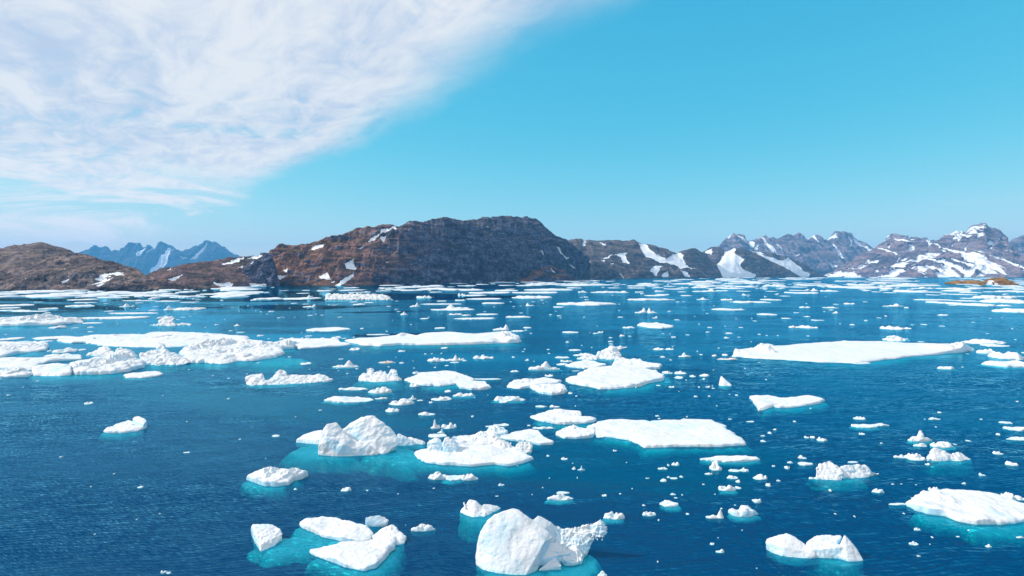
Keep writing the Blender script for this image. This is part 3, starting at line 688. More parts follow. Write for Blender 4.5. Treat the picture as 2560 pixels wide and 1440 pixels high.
def hull_mesh(name, chunks, voxel, disp, seed, fine=0.0, crag=0.0, smooth_it=0, rag=None):
    """Union of convex chunks, fused and roughened into one craggy body."""
    import bmesh
    bm = bmesh.new()
    for pts in chunks:
        vs = [bm.verts.new(p) for p in pts]
        r = bmesh.ops.convex_hull(bm, input=vs)
        dead = [g for g in r['geom_interior'] + r['geom_unused'] if isinstance(g, bmesh.types.BMVert) and g.is_valid]
        if dead: bmesh.ops.delete(bm, geom=list(set(dead)), context='VERTS')
    me = bpy.data.meshes.new('tmp'); bm.to_mesh(me); bm.free()
    o = bpy.data.objects.new('tmp', me); C.objects.link(o)
    md = o.modifiers.new('r', 'REMESH'); md.mode = 'VOXEL'; md.voxel_size = voxel
    if smooth_it:
        ms = o.modifiers.new('s', 'SMOOTH'); ms.iterations = smooth_it; ms.factor = 0.5
    dg = bpy.context.evaluated_depsgraph_get()
    m2 = bpy.data.meshes.new_from_object(o.evaluated_get(dg))
    bpy.data.objects.remove(o); bpy.data.meshes.remove(me)
    n = len(m2.vertices); co = np.zeros(n * 3, np.float32); no = np.zeros(n * 3, np.float32)
    m2.vertices.foreach_get('co', co); m2.vertices.foreach_get('normal', no)
    co = co.reshape(-1, 3).astype(float); no = no.reshape(-1, 3)
    s = 1.0
    d = disp * fbm(co[:, 0] * 0.9, co[:, 1] * 0.9, co[:, 2] * 0.9, 4, seed, 0.55)
    if crag: d = d - crag * np.maximum(0, ridged(co[:, 0] * 1.1, co[:, 1] * 1.1, co[:, 2] * 1.1, 4, seed + 4) - 0.15)
    if fine: d = d + fine * ridged(co[:, 0] * 3.5, co[:, 1] * 3.5, co[:, 2] * 3.5, 3, seed + 7)
    if rag: d = d + rag[1] * smooth(rag[0], rag[0] + 0.8, co[:, 0]) * (0.6 * ridged(co[:, 0] * 2.2, co[:, 1] * 2.2, co[:, 2] * 2.2, 4, seed + 8, 0.6) - 0.25)
    co = co + no * d[:, None]
    m2.vertices.foreach_set('co', co.astype(np.float32).ravel())
    m2.name = name
    m2.polygons.foreach_set('use_smooth', np.ones(len(m2.polygons), bool)); m2.update()
    return m2

YMAP = [0.0, 0.0, 1.0]
def YM(a=0.0, b=0.0, k=1.0): YMAP[:] = [a, b, k]
_PD0 = PD
def PD(px, py, Y): return _PD0(px, py, YMAP[0] + (Y - YMAP[1]) * YMAP[2])
def G(px, Y, z=-0.5):
    Y = YMAP[0] + (Y - YMAP[1]) * YMAP[2]
    return ((px - 1280) / F * Y, Y, z)
def berg(label, chunks, voxel, disp, seed, short=None, bbox=None, fine=0.0, crag=0.0, subs=(), mat=None, name='iceberg', cat='iceberg', smooth_it=0, group='small icebergs in the fjord', sdeep=1.3, rag=None):
    allp = np.array([p for c in chunks for p in c]); c = np.array([allp[:, 0].mean(), allp[:, 1].mean(), 0])
    me = hull_mesh('ice_top', [[tuple(np.array(p) - c) for p in ch] for ch in chunks], voxel, disp, seed, fine, crag, smooth_it, (rag[0] - c[0], rag[1]) if rag else None)
    if subs:
        o = bpy.data.objects.new(name, None); C.objects.link(o); o.location = c; o.empty_display_size = 0.5
        link('ice_top', me, mat or M_ice, o)
        for k_, ch in enumerate(subs):
            q = np.array([p for p in ch if p[2] > -1.0]) - c; m_ = q.mean(0)
            th = np.linspace(0, 2 * math.pi, 96, endpoint=False)
            ex = np.ptp(q[:, 0]) / 2; ey = np.ptp(q[:, 1]) / 2
            an = np.arctan2((q[:, 1] - m_[1]) / ey, (q[:, 0] - m_[0]) / ex); rd = np.hypot((q[:, 1] - m_[1]) / ey, (q[:, 0] - m_[0]) / ex)
            od = np.argsort(an); an = an[od]; rd = rd[od]
            rad = np.interp(th - math.pi, np.concatenate([an - 2 * math.pi, an, an + 2 * math.pi]), np.tile(rd, 3)); rad = np.roll(rad, 48)
            rad = rad * (1 + 0.24 * fbm(np.cos(th) * 2.5, np.sin(th) * 2.5, seed + k_, 5, seed, 0.6))
            rr = np.linspace(0, 1, 26); Rr, TH = np.meshgrid(rr, th, indexing='ij')
            X = m_[0] + np.cos(TH) * rad * Rr * ex; Y = m_[1] + np.sin(TH) * rad * Rr * ey
            z = -0.04 - 0.16 * (0.5 + 0.5 * fbm(X / 0.9, Y / 0.9, seed, 4, seed)) - sdeep * np.clip((Rr - 0.62) / 0.38, 0, 1) ** 1.5
            V = np.stack([X, Y, z], -1).reshape(-1, 3); bot = V[-96:].copy(); bot[:, 2] -= 0.5; bot[:, :2] = m_[:2] + (bot[:, :2] - m_[:2]) * 0.5
            V = np.concatenate([V, bot])
            a = (np.arange(26)[:, None] * 96 + np.arange(96)[None]).ravel(); b_ = (np.arange(26)[:, None] * 96 + (np.arange(96) + 1)[None] % 96).ravel()
            link('submerged_ice', mk_mesh('submerged_ice', V, np.stack([a, a + 96, b_ + 96, b_], 1)), M_sub, o)
    else:
        me.name = name; o = link(name, me, mat or M_ice, loc=c)
    tag(o, label, cat, group)
    if short and bbox: LAND.append(((bbox[0] + bbox[1]) / 2, (bbox[2] + bbox[3]) / 2, short, (bbox[1] - bbox[0]) / 2, (bbox[3] - bbox[2]) / 2))
    return o
# ---- foreground bergs, built chunk by chunk
# twin-peaked berg
berg('bright iceberg with two peaks joined by a saddle, turquoise ice underwater on both sides', [
    [G(795, 66.4), G(850, 65.6), G(905, 65.9), G(925, 68), G(880, 70), G(805, 70), PD(796, 1120, 66.6), PD(803, 1080, 67.2), PD(817, 1058, 67.8), PD(840, 1055, 68.2), PD(843, 1060, 68.4), PD(846, 1074, 68.2), PD(875, 1100, 67.4), PD(815, 1090, 66.6), PD(850, 1105, 66.4), PD(905, 1128, 66.4)],
    [PD(848, 1080, 68.6), PD(862, 1074, 69.4), PD(872, 1060, 69.8), PD(895, 1044, 70), PD(915, 1039, 70), PD(936, 1037, 69.6), PD(950, 1052, 69.4), PD(974, 1073, 69), PD(990, 1084, 68.8), PD(998, 1096, 68.6), PD(996, 1110, 68), PD(958, 1136, 66.8), PD(940, 1128, 66.8), G(952, 66.6), G(900, 66.6), G(985, 68.4), G(960, 71.5), G(860, 71.5)],
    [G(870, 65.8), G(950, 66.4), PD(880, 1112, 66.6), PD(900, 1105, 67), PD(925, 1112, 66.8), PD(940, 1128, 66.4), G(930, 69), PD(872, 1092, 67.6)],
], 0.10, 0.26, 5, 'the twin-peaked berg', (736, 1060, 1037, 1175), fine=0.01, crag=0.08,
    subs=[[G(697, 67.8, -.35), G(735, 65.0, -.4), G(800, 64.2, -.5), G(900, 64.6, -.6), G(900, 72, -.4), G(760, 72, -.35), G(800, 66, -2.5), G(880, 69, -3)],
          [G(900, 65.3, -.5), G(960, 63.6, -.45), G(1030, 62.2, -.4), G(1062, 63.2, -.4), G(1066, 67.5, -.35), G(1010, 71, -.3), G(900, 71, -.4), G(960, 67, -3)]])
berg('low white wedge sloping down behind the smaller peak of the twin-peaked iceberg', [
    [G(738, 71.2), G(800, 70.3), G(812, 73), G(760, 74), PD(742, 1098, 71.6), PD(760, 1086, 72.2), PD(790, 1077, 72.6), PD(806, 1075, 72.6), PD(806, 1098, 70.8)]], 0.10, 0.16, 6, fine=0.02, name='ice_wedge', cat='ice wedge')
berg('knobbly low ridge of ice trailing off from the larger peak of the twin-peaked iceberg', [
    [G(990, 69.6), G(1040, 70), G(1040, 72), G(992, 72), PD(995, 1084, 71), PD(1004, 1090, 70.8), PD(1030, 1100, 70.6)],
    [G(1010, 70.4), G(1060, 70.0), G(1068, 71.4), G(1020, 72.4), PD(1022, 1091, 71.4), PD(1050, 1100, 71), PD(1064, 1104, 71)]], 0.09, 0.14, 8, fine=0.05, name='ice_ridge', cat='ice ridge')

# big rounded berg at the bottom with its ragged wing
berg('largest foreground iceberg, a smooth white dome with a ragged wing of ice', [
    [G(1190, 41.2), G(1215, 40.2), G(1262, 39.6), G(1300, 39.5), G(1330, 40.2), G(1350, 42), G(1330, 44.2), G(1230, 44.2), PD(1188, 1388, 41.6), PD(1190, 1362, 41.8), PD(1199, 1328, 42.2), PD(1216, 1303, 42.4), PD(1236, 1285, 42.8), PD(1258, 1277, 43), PD(1282, 1269, 43), PD(1296, 1273, 43), PD(1320, 1293, 42.8), PD(1350, 1313, 42.4), PD(1374, 1330, 42), PD(1382, 1342, 41.8), PD(1362, 1356, 41.1), PD(1350, 1378, 40.9), PD(1345, 1402, 40.6), PD(1316, 1425, 40.1), PD(1240, 1345, 41.8), PD(1300, 1350, 41.6), PD(1230, 1410, 40.6), PD(1290, 1410, 40.3)],
    [PD(1330, 1300, 43.6), PD(1346, 1288, 43.8), PD(1356, 1293, 43.8), PD(1376, 1303, 43.6), PD(1378, 1312, 43.4), PD(1350, 1330, 43), G(1340, 43.2), G(1400, 43), G(1400, 44.6), G(1340, 44.8), PD(1410, 1330, 43.5)],
    [PD(1370, 1316, 43.6), PD(1390, 1312, 43.6), PD(1412, 1324, 43.4), PD(1436, 1334, 43.2), PD(1440, 1352, 43), G(1380, 42.4), G(1440, 42.8), G(1440, 44), G(1380, 44.4)],
    [PD(1424, 1345, 43.2), PD(1436, 1330, 43.3), PD(1448, 1316, 43.3), PD(1462, 1318, 43.2), PD(1478, 1306, 43.1), PD(1488, 1310, 43), PD(1490, 1340, 42.6), PD(1470, 1352, 42.6), PD(1440, 1370, 42.6), PD(1430, 1378, 42.6)],
    [PD(1405, 1322, 43.3), PD(1445, 1322, 43.2), PD(1490, 1306, 43), PD(1490, 1345, 42.6), PD(1440, 1372, 42.4), PD(1400, 1372, 42.6), G(1400, 42.6), G(1450, 42.4), G(1450, 43.6), G(1400, 43.8)],
    [PD(1480, 1308, 43.1), PD(1492, 1302, 43.1), PD(1500, 1298, 43), PD(1514, 1306, 42.9), PD(1521, 1318, 42.8), PD(1517, 1334, 42.7), PD(1508, 1350, 42.5), PD(1492, 1350, 42.4), PD(1478, 1345, 42.4)],
    [PD(1348, 1378, 41.5), PD(1370, 1356, 42), PD(1395, 1358, 42.2), PD(1430, 1378, 42), PD(1425, 1384, 41.6), G(1352, 41.2), G(1420, 41.6), G(1420, 43), G(1360, 43), PD(1354, 1398, 41)],
    [PD(1424, 1376, 42.2), PD(1436, 1368, 42.4), PD(1448, 1372, 42.3), PD(1458, 1386, 41.9), PD(1454, 1402, 41.4), PD(1430, 1408, 41.2), PD(1404, 1398, 41.2), G(1408, 41.3), G(1450, 41.4), G(1455, 42.8), G(1415, 43)],
    [PD(1346, 1424, 40.5), PD(1370, 1412, 40.7), PD(1384, 1398, 41), PD(1390, 1392, 41.1), PD(1398, 1402, 41), PD(1404, 1418, 40.7), G(1348, 40.4), G(1398, 40.5), G(1402, 41.6), G(1360, 41.6)],
], 0.055, 0.09, 11, 'the great domed berg', (1188, 1522, 1269, 1440), fine=0.008, crag=0.05, rag=(2.6, 0.30),
    subs=[[G(1186, 41.4, -.35), G(1196, 39.2, -.4), G(1240, 38.4, -.5), G(1320, 38.2, -.6), G(1380, 39.4, -.6), G(1380, 44, -.5), G(1200, 44, -.5), G(1280, 41, -3)],
          [G(1340, 39.5, -.6), G(1420, 39.0, -.6), G(1500, 39.8, -.5), G(1508, 42, -.35), G(1494, 43.6, -.2), G(1400, 44, -.4), G(1430, 41, -2.6)]])
berg('spiky ice chunk with a small hooked horn, close beyond the great domed berg', [
    [G(1150, 49.8), G(1190, 48.5), G(1215, 48.8), G(1200, 52.6), G(1160, 52.6), PD(1148, 1285, 50.4), PD(1152, 1275, 50.6), PD(1163, 1268, 50.6), PD(1172, 1262, 50.8), PD(1174, 1250, 51.0), PD(1182, 1251, 51.0), PD(1200, 1262, 50.8), PD(1215, 1272, 50.5)],
    [G(1200, 49.0), G(1240, 50.2), G(1230, 53.0), G(1205, 52.6), PD(1208, 1260, 51.0), PD(1214, 1264, 51.0), PD(1226, 1262, 51.2), PD(1240, 1264, 51.4), PD(1253, 1271, 51.4), PD(1250, 1278, 51.2), PD(1210, 1290, 49.6)],
    [PD(1160, 1268, 50.6), PD(1157, 1256, 50.8), PD(1160, 1253, 50.8), PD(1166, 1262, 50.7), PD(1169, 1270, 50.6), PD(1164, 1272, 50.2), PD(1164, 1272, 51.0)],
], 0.07, 0.14, 12, None, None, fine=0.05, crag=0.06, subs=[[G(1150, 49.4, -.3), G(1180, 47.6, -.4), G(1232, 48.4, -.4), G(1250, 50.6, -.3), G(1220, 53.1, -.3), G(1160, 52.6, -.3), G(1190, 50.1, -2)]])
LAND.append((1200, 1276, 'the horned ice chunk', 53, 26))

# double wedge, bottom right
YM(41.7, 41.7, 0.5)
berg('two pointed ice wedges joined by a thin saddle, low in the foreground', [
    [G(1916, 45.6), G(1950, 43.2), G(1995, 42.4), G(2038, 42.6), G(2030, 44.4), G(1980, 46.6), PD(1914, 1356, 45.6), PD(1916, 1348, 46), PD(1935, 1341, 46.2), PD(1955, 1337, 46.2), PD(1966, 1333, 46.2), PD(1974, 1342, 46), PD(1983, 1340, 45.8), PD(2004, 1352, 45.2), PD(2018, 1364, 44.6), PD(2040, 1386, 43), PD(1960, 1366, 44)],
    [G(2018, 43.6), G(2050, 43), G(2070, 44.4), G(2040, 46), PD(2014, 1354, 45), PD(2028, 1348, 45.4), PD(2041, 1339, 45.8), PD(2066, 1336, 45.8), PD(2068, 1350, 45), PD(2040, 1368, 44.4), PD(2075, 1360, 44.6)],
    [PD(2000, 1378, 43.6), PD(2030, 1352, 44.6), PD(2080, 1352, 44.4), PD(2112, 1368, 43.2), G(2000, 42.8), G(2110, 42.4), G(2110, 45), G(2000, 45)],
    [G(2050, 44), G(2080, 43.6), G(2085, 45.2), G(2060, 46), PD(2062, 1337, 45.8), PD(2090, 1339, 45.4), PD(2104, 1337, 45.2), PD(2106, 1343, 45), PD(2092, 1350, 44.8), PD(2088, 1362, 44.4), PD(2060, 1362, 44.8)],
    [G(2090, 42.8), G(2130, 41.5), G(2160, 42), G(2148, 44), G(2098, 44.6), PD(2108, 1341, 44.4), PD(2112, 1336, 44.4), PD(2116, 1343, 44.3), PD(2118, 1354, 44), PD(2135, 1362, 43.6), PD(2148, 1378, 43), PD(2159, 1400, 42.1), PD(2090, 1388, 43), PD(2096, 1368, 43.6), PD(2120, 1400, 42), PD(2112, 1350, 43.8)],
], 0.055, 0.10, 13, 'the double ice wedge', (1914, 2160, 1333, 1410), fine=0.02, crag=0.05,
    subs=[[G(2010, 43.5, -.2), G(2050, 42.2, -.35), G(2092, 40.9, -.4), G(2150, 40.3, -.5), G(2160, 41.5, -.4), G(2140, 44.6, -.3), G(2060, 46, -.25), G(2110, 42, -2.5)]])

YM()
# sunken cluster at bottom left of centre
YM(43, 43, 0.65)
berg('honeycombed block of ice at the end of a pale shelf just under the surface', [
    [G(631, 48), G(640, 44.4), G(652, 42.6), G(660, 43), G(704, 46.2), G(690, 48.4), PD(629, 1316, 47.6), PD(633, 1310, 47.8), PD(660, 1308, 48), PD(684, 1313, 47.8), PD(700, 1322, 47.2), PD(707, 1333, 46.6), PD(704, 1345, 46), PD(670, 1358, 44.8), PD(652, 1362, 44), PD(636, 1330, 46.4)]],
    0.055, 0.10, 14, 'the honeycombed block', (629, 707, 1307, 1383), fine=0.07, crag=0.05, sdeep=0.55,
    subs=[[G(640, 46.5, -.08), G(648, 42.6, -.12), G(665, 41.7, -.14), G(720, 42.6, -.16), G(800, 43.4, -.2), G(860, 45.6, -.3), G(800, 49, -.35), G(720, 48.6, -.3), G(700, 46, -1.4)]])
YM()
floe('smooth rounded slab of snow-white ice lying tilted beside the honeycombed block', [(750, 1312), (760, 1304), (800, 1299), (840, 1302), (880, 1311), (918, 1325), (934, 1338), (926, 1352), (900, 1359), (860, 1354), (815, 1345), (775, 1328), (755, 1320)], 0.42, 'the smooth slab', seed=21,
     sub=(1.14, .25, 1.4, -0.2, -0.8), rough=0)
floe('wedge-shaped white slab with a sharp tip, nearest the camera of the sunken cluster', [(774, 1381), (800, 1374), (850, 1363), (910, 1360), (960, 1354), (991, 1352), (985, 1372), (960, 1398), (938, 1420), (912, 1427), (870, 1420), (830, 1404), (795, 1392)], 0.40, 'the sharp-tipped slab', seed=22,
     sub=(1.16, .3, 1.6, 0.5, -0.9))
YM(44.3, 44.6, 0.5)
berg('craggy bluish lump of ice behind the tips of the two smooth white slabs', [
    [G(936, 45.2), G(975, 45.0), G(1010, 44.6), G(1005, 47.2), G(950, 48.4), PD(930, 1340, 46.4), PD(950, 1322, 47.4), PD(974, 1314, 47.6), PD(985, 1310, 47.6), PD(990, 1320, 47.2), PD(1002, 1328, 46.8), PD(1015, 1342, 46.2), PD(1012, 1356, 45.2), PD(995, 1362, 44.8), PD(960, 1356, 45)]], 0.055, 0.12, 15, fine=0.04, crag=0.08, mat=M_blueice,
     subs=[[G(915, 45, -.3), G(960, 42.5, -.4), G(1000, 42.6, -.5), G(1018, 45, -.3), G(1000, 47.6, -.3), G(930, 48.4, -.3), G(970, 45, -2)]])
YM()
YM(47.5, 48.4, 0.35)
berg('rounded snowball-like knob of ice afloat just beyond the craggy bluish lump', [
    [G(915, 48.6), G(945, 48.4), G(965, 49), G(960, 50.4), G(920, 50.4), PD(913, 1300, 49.2), PD(914, 1293, 49.4), PD(928, 1288, 49.6), PD(946, 1286.5, 49.6), PD(962, 1292, 49.4), PD(972, 1300, 49.2), PD(966, 1307, 48.8), PD(940, 1314, 48.6), PD(918, 1312, 48.8)]], 0.055, 0.08, 16, fine=0.01, name='ice_chunk', cat='ice chunk')

YM()
# the pressure-ridged complex right of the twin peaks
floe('broad low shelf of ice with an undercut edge and lumps piled along its back', [(1037, 1136), (1050, 1128), (1100, 1118), (1140, 1106), (1200, 1108), (1260, 1112), (1300, 1128), (1329, 1148), (1310, 1157), (1270, 1166), (1235, 1161), (1180, 1166), (1120, 1163), (1070, 1157), (1045, 1146)], 0.40, 'the undercut shelf floe',
     lumps=[(1110, 1112, 60, 1.2, 10), (1150, 1116, 50, 1.2, 9), (1256, 1120, 60, 1.2, 12), (1085, 1124, 30, .8, 7), (1262, 1172, 40, .5, 10)], seed=31, sub=(1.12, .3, 1.4, -0.4, -0.8), rough=0.12)
floe('humped snow-covered floe rising behind the undercut shelf floe', [(1128, 1112), (1140, 1100), (1180, 1092), (1210, 1086), (1235, 1092), (1262, 1110), (1250, 1116), (1200, 1120), (1150, 1120)], 0.55, None,
     lumps=[(1205, 1100, 60, 2.0, 9), (1180, 1108, 60, 1.6, 6), (1245, 1116, 50, 1.2, 12)], seed=32, rough=0.2)
berg('cluster of crumbly rounded ice lumps between the twin-peaked berg and the humped floe', [
    [G(1108, 66.5), G(1140, 66.2), G(1140, 69), G(1112, 69), PD(1108, 1108, 67), PD(1112, 1094, 67.6), PD(1122, 1092, 67.8), PD(1140, 1100, 67.4)],
    [G(1124, 67), G(1146, 66.8), G(1144, 69), G(1126, 69), PD(1126, 1094, 68), PD(1134, 1087, 68.2), PD(1140, 1088, 68.2), PD(1146, 1098, 67.8)],
    [G(1064, 66.8), G(1104, 66.6), G(1104, 69), G(1068, 69), PD(1066, 1104, 67.6), PD(1072, 1098, 68), PD(1088, 1096, 68), PD(1100, 1098, 68), PD(1103, 1106, 67.6)],
], 0.08, 0.28, 17, fine=0.09, crag=0.12)
floe('smooth triangular floe with icicle-hung lump at its near corner', [(1252, 1094), (1290, 1083), (1325, 1077), (1345, 1080), (1358, 1092), (1370, 1101), (1385, 1106), (1380, 1111), (1350, 1113), (1320, 1107), (1290, 1103), (1262, 1099)], 0.32, 'the triangular floe', seed=33)
YM(67, 68.4, 0.5)
berg('dripping icicle-fringed lump of ice at the near corner of the triangular floe', [
    [G(1290, 69.6), G(1328, 68.4), G(1330, 70.5), G(1292, 71), PD(1288, 1122, 69.6), PD(1288, 1112, 70), PD(1300, 1103, 70.4), PD(1322, 1103, 70.2), PD(1331, 1112, 69.6), PD(1328, 1128, 68.8), PD(1300, 1128, 69)]], 0.07, 0.2, 18, fine=0.12, crag=0.14, mat=M_blueice, name='ice_chunk', cat='ice chunk')
YM()
floe('domed chunky floe rising to crumbled lumps, touching the triangular floe at its back corner', [(1213, 1085), (1222, 1076), (1240, 1070), (1262, 1076), (1270, 1083), (1262, 1090), (1240, 1094), (1220, 1092)], 0.45, None, lumps=[(1236, 1080, 40, 1.4, 10), (1226, 1084, 20, 1.0, 6)], seed=34, rough=0.25)

# ---- mid-distance floes
floe('broad flat floe with a ragged far edge and a small melt pool near its front', [(1476, 1068), (1500, 1056), (1554, 1052), (1615, 1055), (1625, 1059), (1633, 1055), (1704, 1055), (1708, 1049.5), (1775, 1052), (1816, 1065), (1815, 1078), (1835, 1087), (1859, 1105), (1857, 1111), (1794, 1117), (1692, 1117), (1612, 1119), (1583, 1103), (1564, 1098), (1500, 1090), (1480, 1083)], 0.42, 'the broad flat floe', seed=36,
     nth=260, cen=(1680, 1085), sub=(1.05, .4, 1.2, 0, -0.8), lumps=[(1590, 1085, 80, 3, 4)])
floe('smooth tongue-shaped floe with one small knob, touching the end of the broad flat floe', [(1390, 1087), (1397, 1081), (1410, 1074), (1430, 1068), (1455, 1074), (1470, 1081), (1487, 1074), (1490, 1084), (1480, 1094), (1440, 1097), (1410, 1096)], 0.42, None, lumps=[(1434, 1078, 14, .8, 9), (1482, 1086, 20, 1.6, 5)], seed=37)
floe('scalloped floe with a sunken pale-blue pond in its middle', [(1324, 1043), (1350, 1036), (1370, 1031), (1385, 1027), (1420, 1028), (1450, 1033), (1454, 1039), (1450, 1046), (1470, 1050), (1492, 1051), (1480, 1056), (1450, 1060), (1400, 1061), (1355, 1054)], 0.40, 'the ponded floe', lumps=[(1400, 1036, 60, 3, 4), (1440, 1040, 30, 3, 4), (1360, 1046, 50, 2, 3), (1420, 1058, 90, 2, 4)], seed=38, sub=(1.05, .4, 1.2, 0, -0.8), rough=0.2)
floe('smooth pointed floe with turquoise notch, a squarish slab of ice beside its near end', [(1028, 946), (1050, 935), (1090, 932), (1130, 930), (1150, 936), (1165, 943), (1184, 950), (1180, 957), (1140, 960), (1101, 966), (1060, 964), (1030, 958), (1014, 951)], 0.55, 'the notched floe', seed=39, sub=(1.06, .4, 1.4, 0.5, -1.4), cen=(1095, 947))
floe('squarish white slab lying against the near side of the notched floe', [(1141, 962), (1160, 957), (1190, 958), (1214, 958), (1218, 966), (1229, 970), (1210, 975), (1180, 975), (1150, 971)], 0.5, None, seed=40)
floe('elongated pointed floe between the notched floe and the large smooth floe by the ice pyramid', [(1266, 968), (1282, 957), (1320, 952), (1365, 949), (1385, 952), (1402, 955), (1390, 961), (1350, 966), (1300, 973)], 0.5, None, seed=43, lumps=[(1345, 960, 60, 3, 4)], rough=0.15)
floe('blunt floe with a pitted end, overlapping the near flank of the elongated pointed floe', [(1325, 970), (1350, 965), (1400, 964), (1412, 970), (1418, 978), (1410, 984), (1380, 988), (1350, 984), (1338, 977)], 0.6, None, seed=44, lumps=[(1400, 982, 40, 2, 6)], rough=0.25)
floe('large smooth floe with an undercut lip, lying in front of the ragged ice pyramid', [(1417, 953), (1422, 946), (1445, 942), (1450, 934), (1480, 922), (1540, 918), (1600, 922), (1640, 930), (1652, 938), (1660, 945), (1650, 953), (1620, 958), (1600, 966), (1540, 973), (1500, 972), (1470, 966), (1430, 960)], 0.75, 'the large smooth floe', seed=45, nth=220, cen=(1545, 945), sub=(1.05, .4, 1.6, 1.0, -1.4))
floe('frosted floe squeezed between the large smooth floe and the ragged ice pyramid', [(1530, 920), (1536, 907), (1560, 902), (1590, 903), (1620, 910), (1654, 914), (1648, 922), (1610, 924), (1560, 924)], 0.6, None, seed=46, rough=0.2)
floe('pointed oval floe at the foot of the ragged ice pyramid', [(1414, 915), (1440, 907), (1465, 902), (1490, 907), (1515, 914), (1500, 919), (1460, 922), (1430, 919)], 0.5, None, seed=47)
YM(139, 141, 0.6)
berg('ragged ice pyramid stepping up to a crumbling summit', [
    [G(1486, 145), G(1530, 142), G(1552, 146), G(1548, 158), G(1490, 158), PD(1484, 898, 147), PD(1496, 882, 150), PD(1514, 874, 152), PD(1526, 863, 154), PD(1534, 866, 154), PD(1550, 876, 151), PD(1555, 888, 148), PD(1538, 896, 145)],
    [PD(1528, 866, 155), PD(1545, 863, 156), PD(1560, 864, 156), PD(1574, 867, 156), PD(1556, 872, 155), PD(1540, 878, 152), PD(1530, 880, 152), PD(1545, 880, 156)],
    [G(1440, 144), G(1490, 140), G(1490, 152), G(1445, 152), PD(1442, 896, 146), PD(1452, 890, 148), PD(1480, 887, 149), PD(1496, 890, 147)],
    [G(1538, 140), G(1564, 140), G(1562, 148), G(1540, 148), PD(1540, 894, 143), PD(1560, 893, 143), PD(1566, 898, 142)],
], 0.22, 0.55, 19, 'the ragged ice pyramid', (1440, 1575, 863, 905), fine=0.16, crag=0.35)
YM()
floe('long flat floe with faint puddles and one crumbled end, afloat off the headland cliff', [(870, 852), (890, 847), (940, 845), (985, 841), (1005, 836), (1012, 842), (1025, 845), (1060, 836), (1120, 834), (1180, 838), (1240, 840), (1270, 832), (1290, 842), (1298, 850), (1290, 857), (1240, 859), (1180, 861), (1080, 863), (1000, 863), (960, 866), (910, 864), (880, 857)], 0.9, 'the long puddled floe', seed=50, nth=240, cen=(1080, 850),
     lumps=[(1262, 850, 40, 6, 14), (1282, 855, 44, 5, 9), (1005, 842, 20, 4, 6), (1230, 857, 40, 3, 6)], sub=(1.05, .4, 2.0, 2.0, -2.5))
floe('narrow floe with two points, afloat between the crowded ice and the long puddled floe', [(706, 853), (740, 849), (800, 850), (845, 851), (850, 858), (877, 862), (850, 866), (800, 869), (750, 872), (735, 866), (760, 860), (730, 856)], 0.7, 'the twin-pointed floe', seed=51, cen=(790, 860))
floe('largest floe, a great flat white raft with ragged ice heaped at both its ends', [(1838, 892), (1850, 880), (1880, 876), (1930, 868), (2000, 861), (2100, 856), (2200, 854), (2300, 860), (2370, 862), (2420, 868), (2434, 876), (2400, 882), (2350, 885), (2280, 891), (2200, 901), (2140, 908), (2050, 905), (1990, 901), (1900, 897)], 0.8, 'the great raft floe', seed=52, nth=300, cen=(2130, 880),
     lumps=[(1912, 882, 44, 5, 13), (1862, 889, 20, 3, 8), (2360, 878, 60, 6, 10), (2405, 878, 60, 5, 14), (2330, 874, 50, 6, 6)], sub=(1.03, .4, 2.0, 1.0, -2.0))
berg('knob of ice on a thin neck at the pointed end of the great raft floe', [
    [G(1834, 150), G(1848, 149), G(1848, 154), G(1836, 154), PD(1836, 892, 150), PD(1834, 880, 151), PD(1838, 871, 152), PD(1847, 872, 152), PD(1848, 884, 150)]], 0.2, 0.3, 24, fine=0.1, name='ice_chunk', cat='ice chunk')
berg('heap of rounded ice lumps beyond the middle of the great raft floe', [
    [G(2205, 178), G(2280, 178), G(2280, 186), G(2210, 186), PD(2206, 853, 182), PD(2224, 850, 184), PD(2226, 845, 185), PD(2240, 844, 185), PD(2254, 852, 184), PD(2276, 854, 182)]], 0.3, 1.0, 25, fine=0.25, crag=0.4, name='ice_chunk', cat='ice chunk')
floe('flat floe with a notched near side and chipped corner, alone in rippled water', [(1877, 996), (1890, 994), (1935, 995), (1965, 1000), (1990, 998), (2020, 995), (2050, 997), (2062, 1002), (2045, 1010), (2010, 1015), (1980, 1019), (1950, 1020), (1930, 1017), (1905, 1014), (1898, 1028), (1888, 1012)], 0.6, 'the notched lone floe', seed=53, cen=(1960, 1007), sub=(1.05, .35, 1.4, 0, -1.2))
floe('big rounded floe with dimpled snow top, cut off by the picture edge', [(2268, 1261), (2290, 1245), (2310, 1234), (2345, 1229), (2365, 1224), (2385, 1229), (2440, 1234), (2500, 1243), (2560, 1262), (2600, 1275), (2590, 1295), (2555, 1305), (2500, 1311), (2440, 1310), (2400, 1304), (2370, 1292), (2320, 1284), (2290, 1275)], 0.55, 'the dimpled floe', seed=54, nth=240, cen=(2440, 1270),
     lumps=[(2350, 1255, 120, 3, 9), (2480, 1280, 120, 2, 6)], sub=(1.12, .4, 1.6, 0.2, -1.6))
YM(58, 59, 0.55)
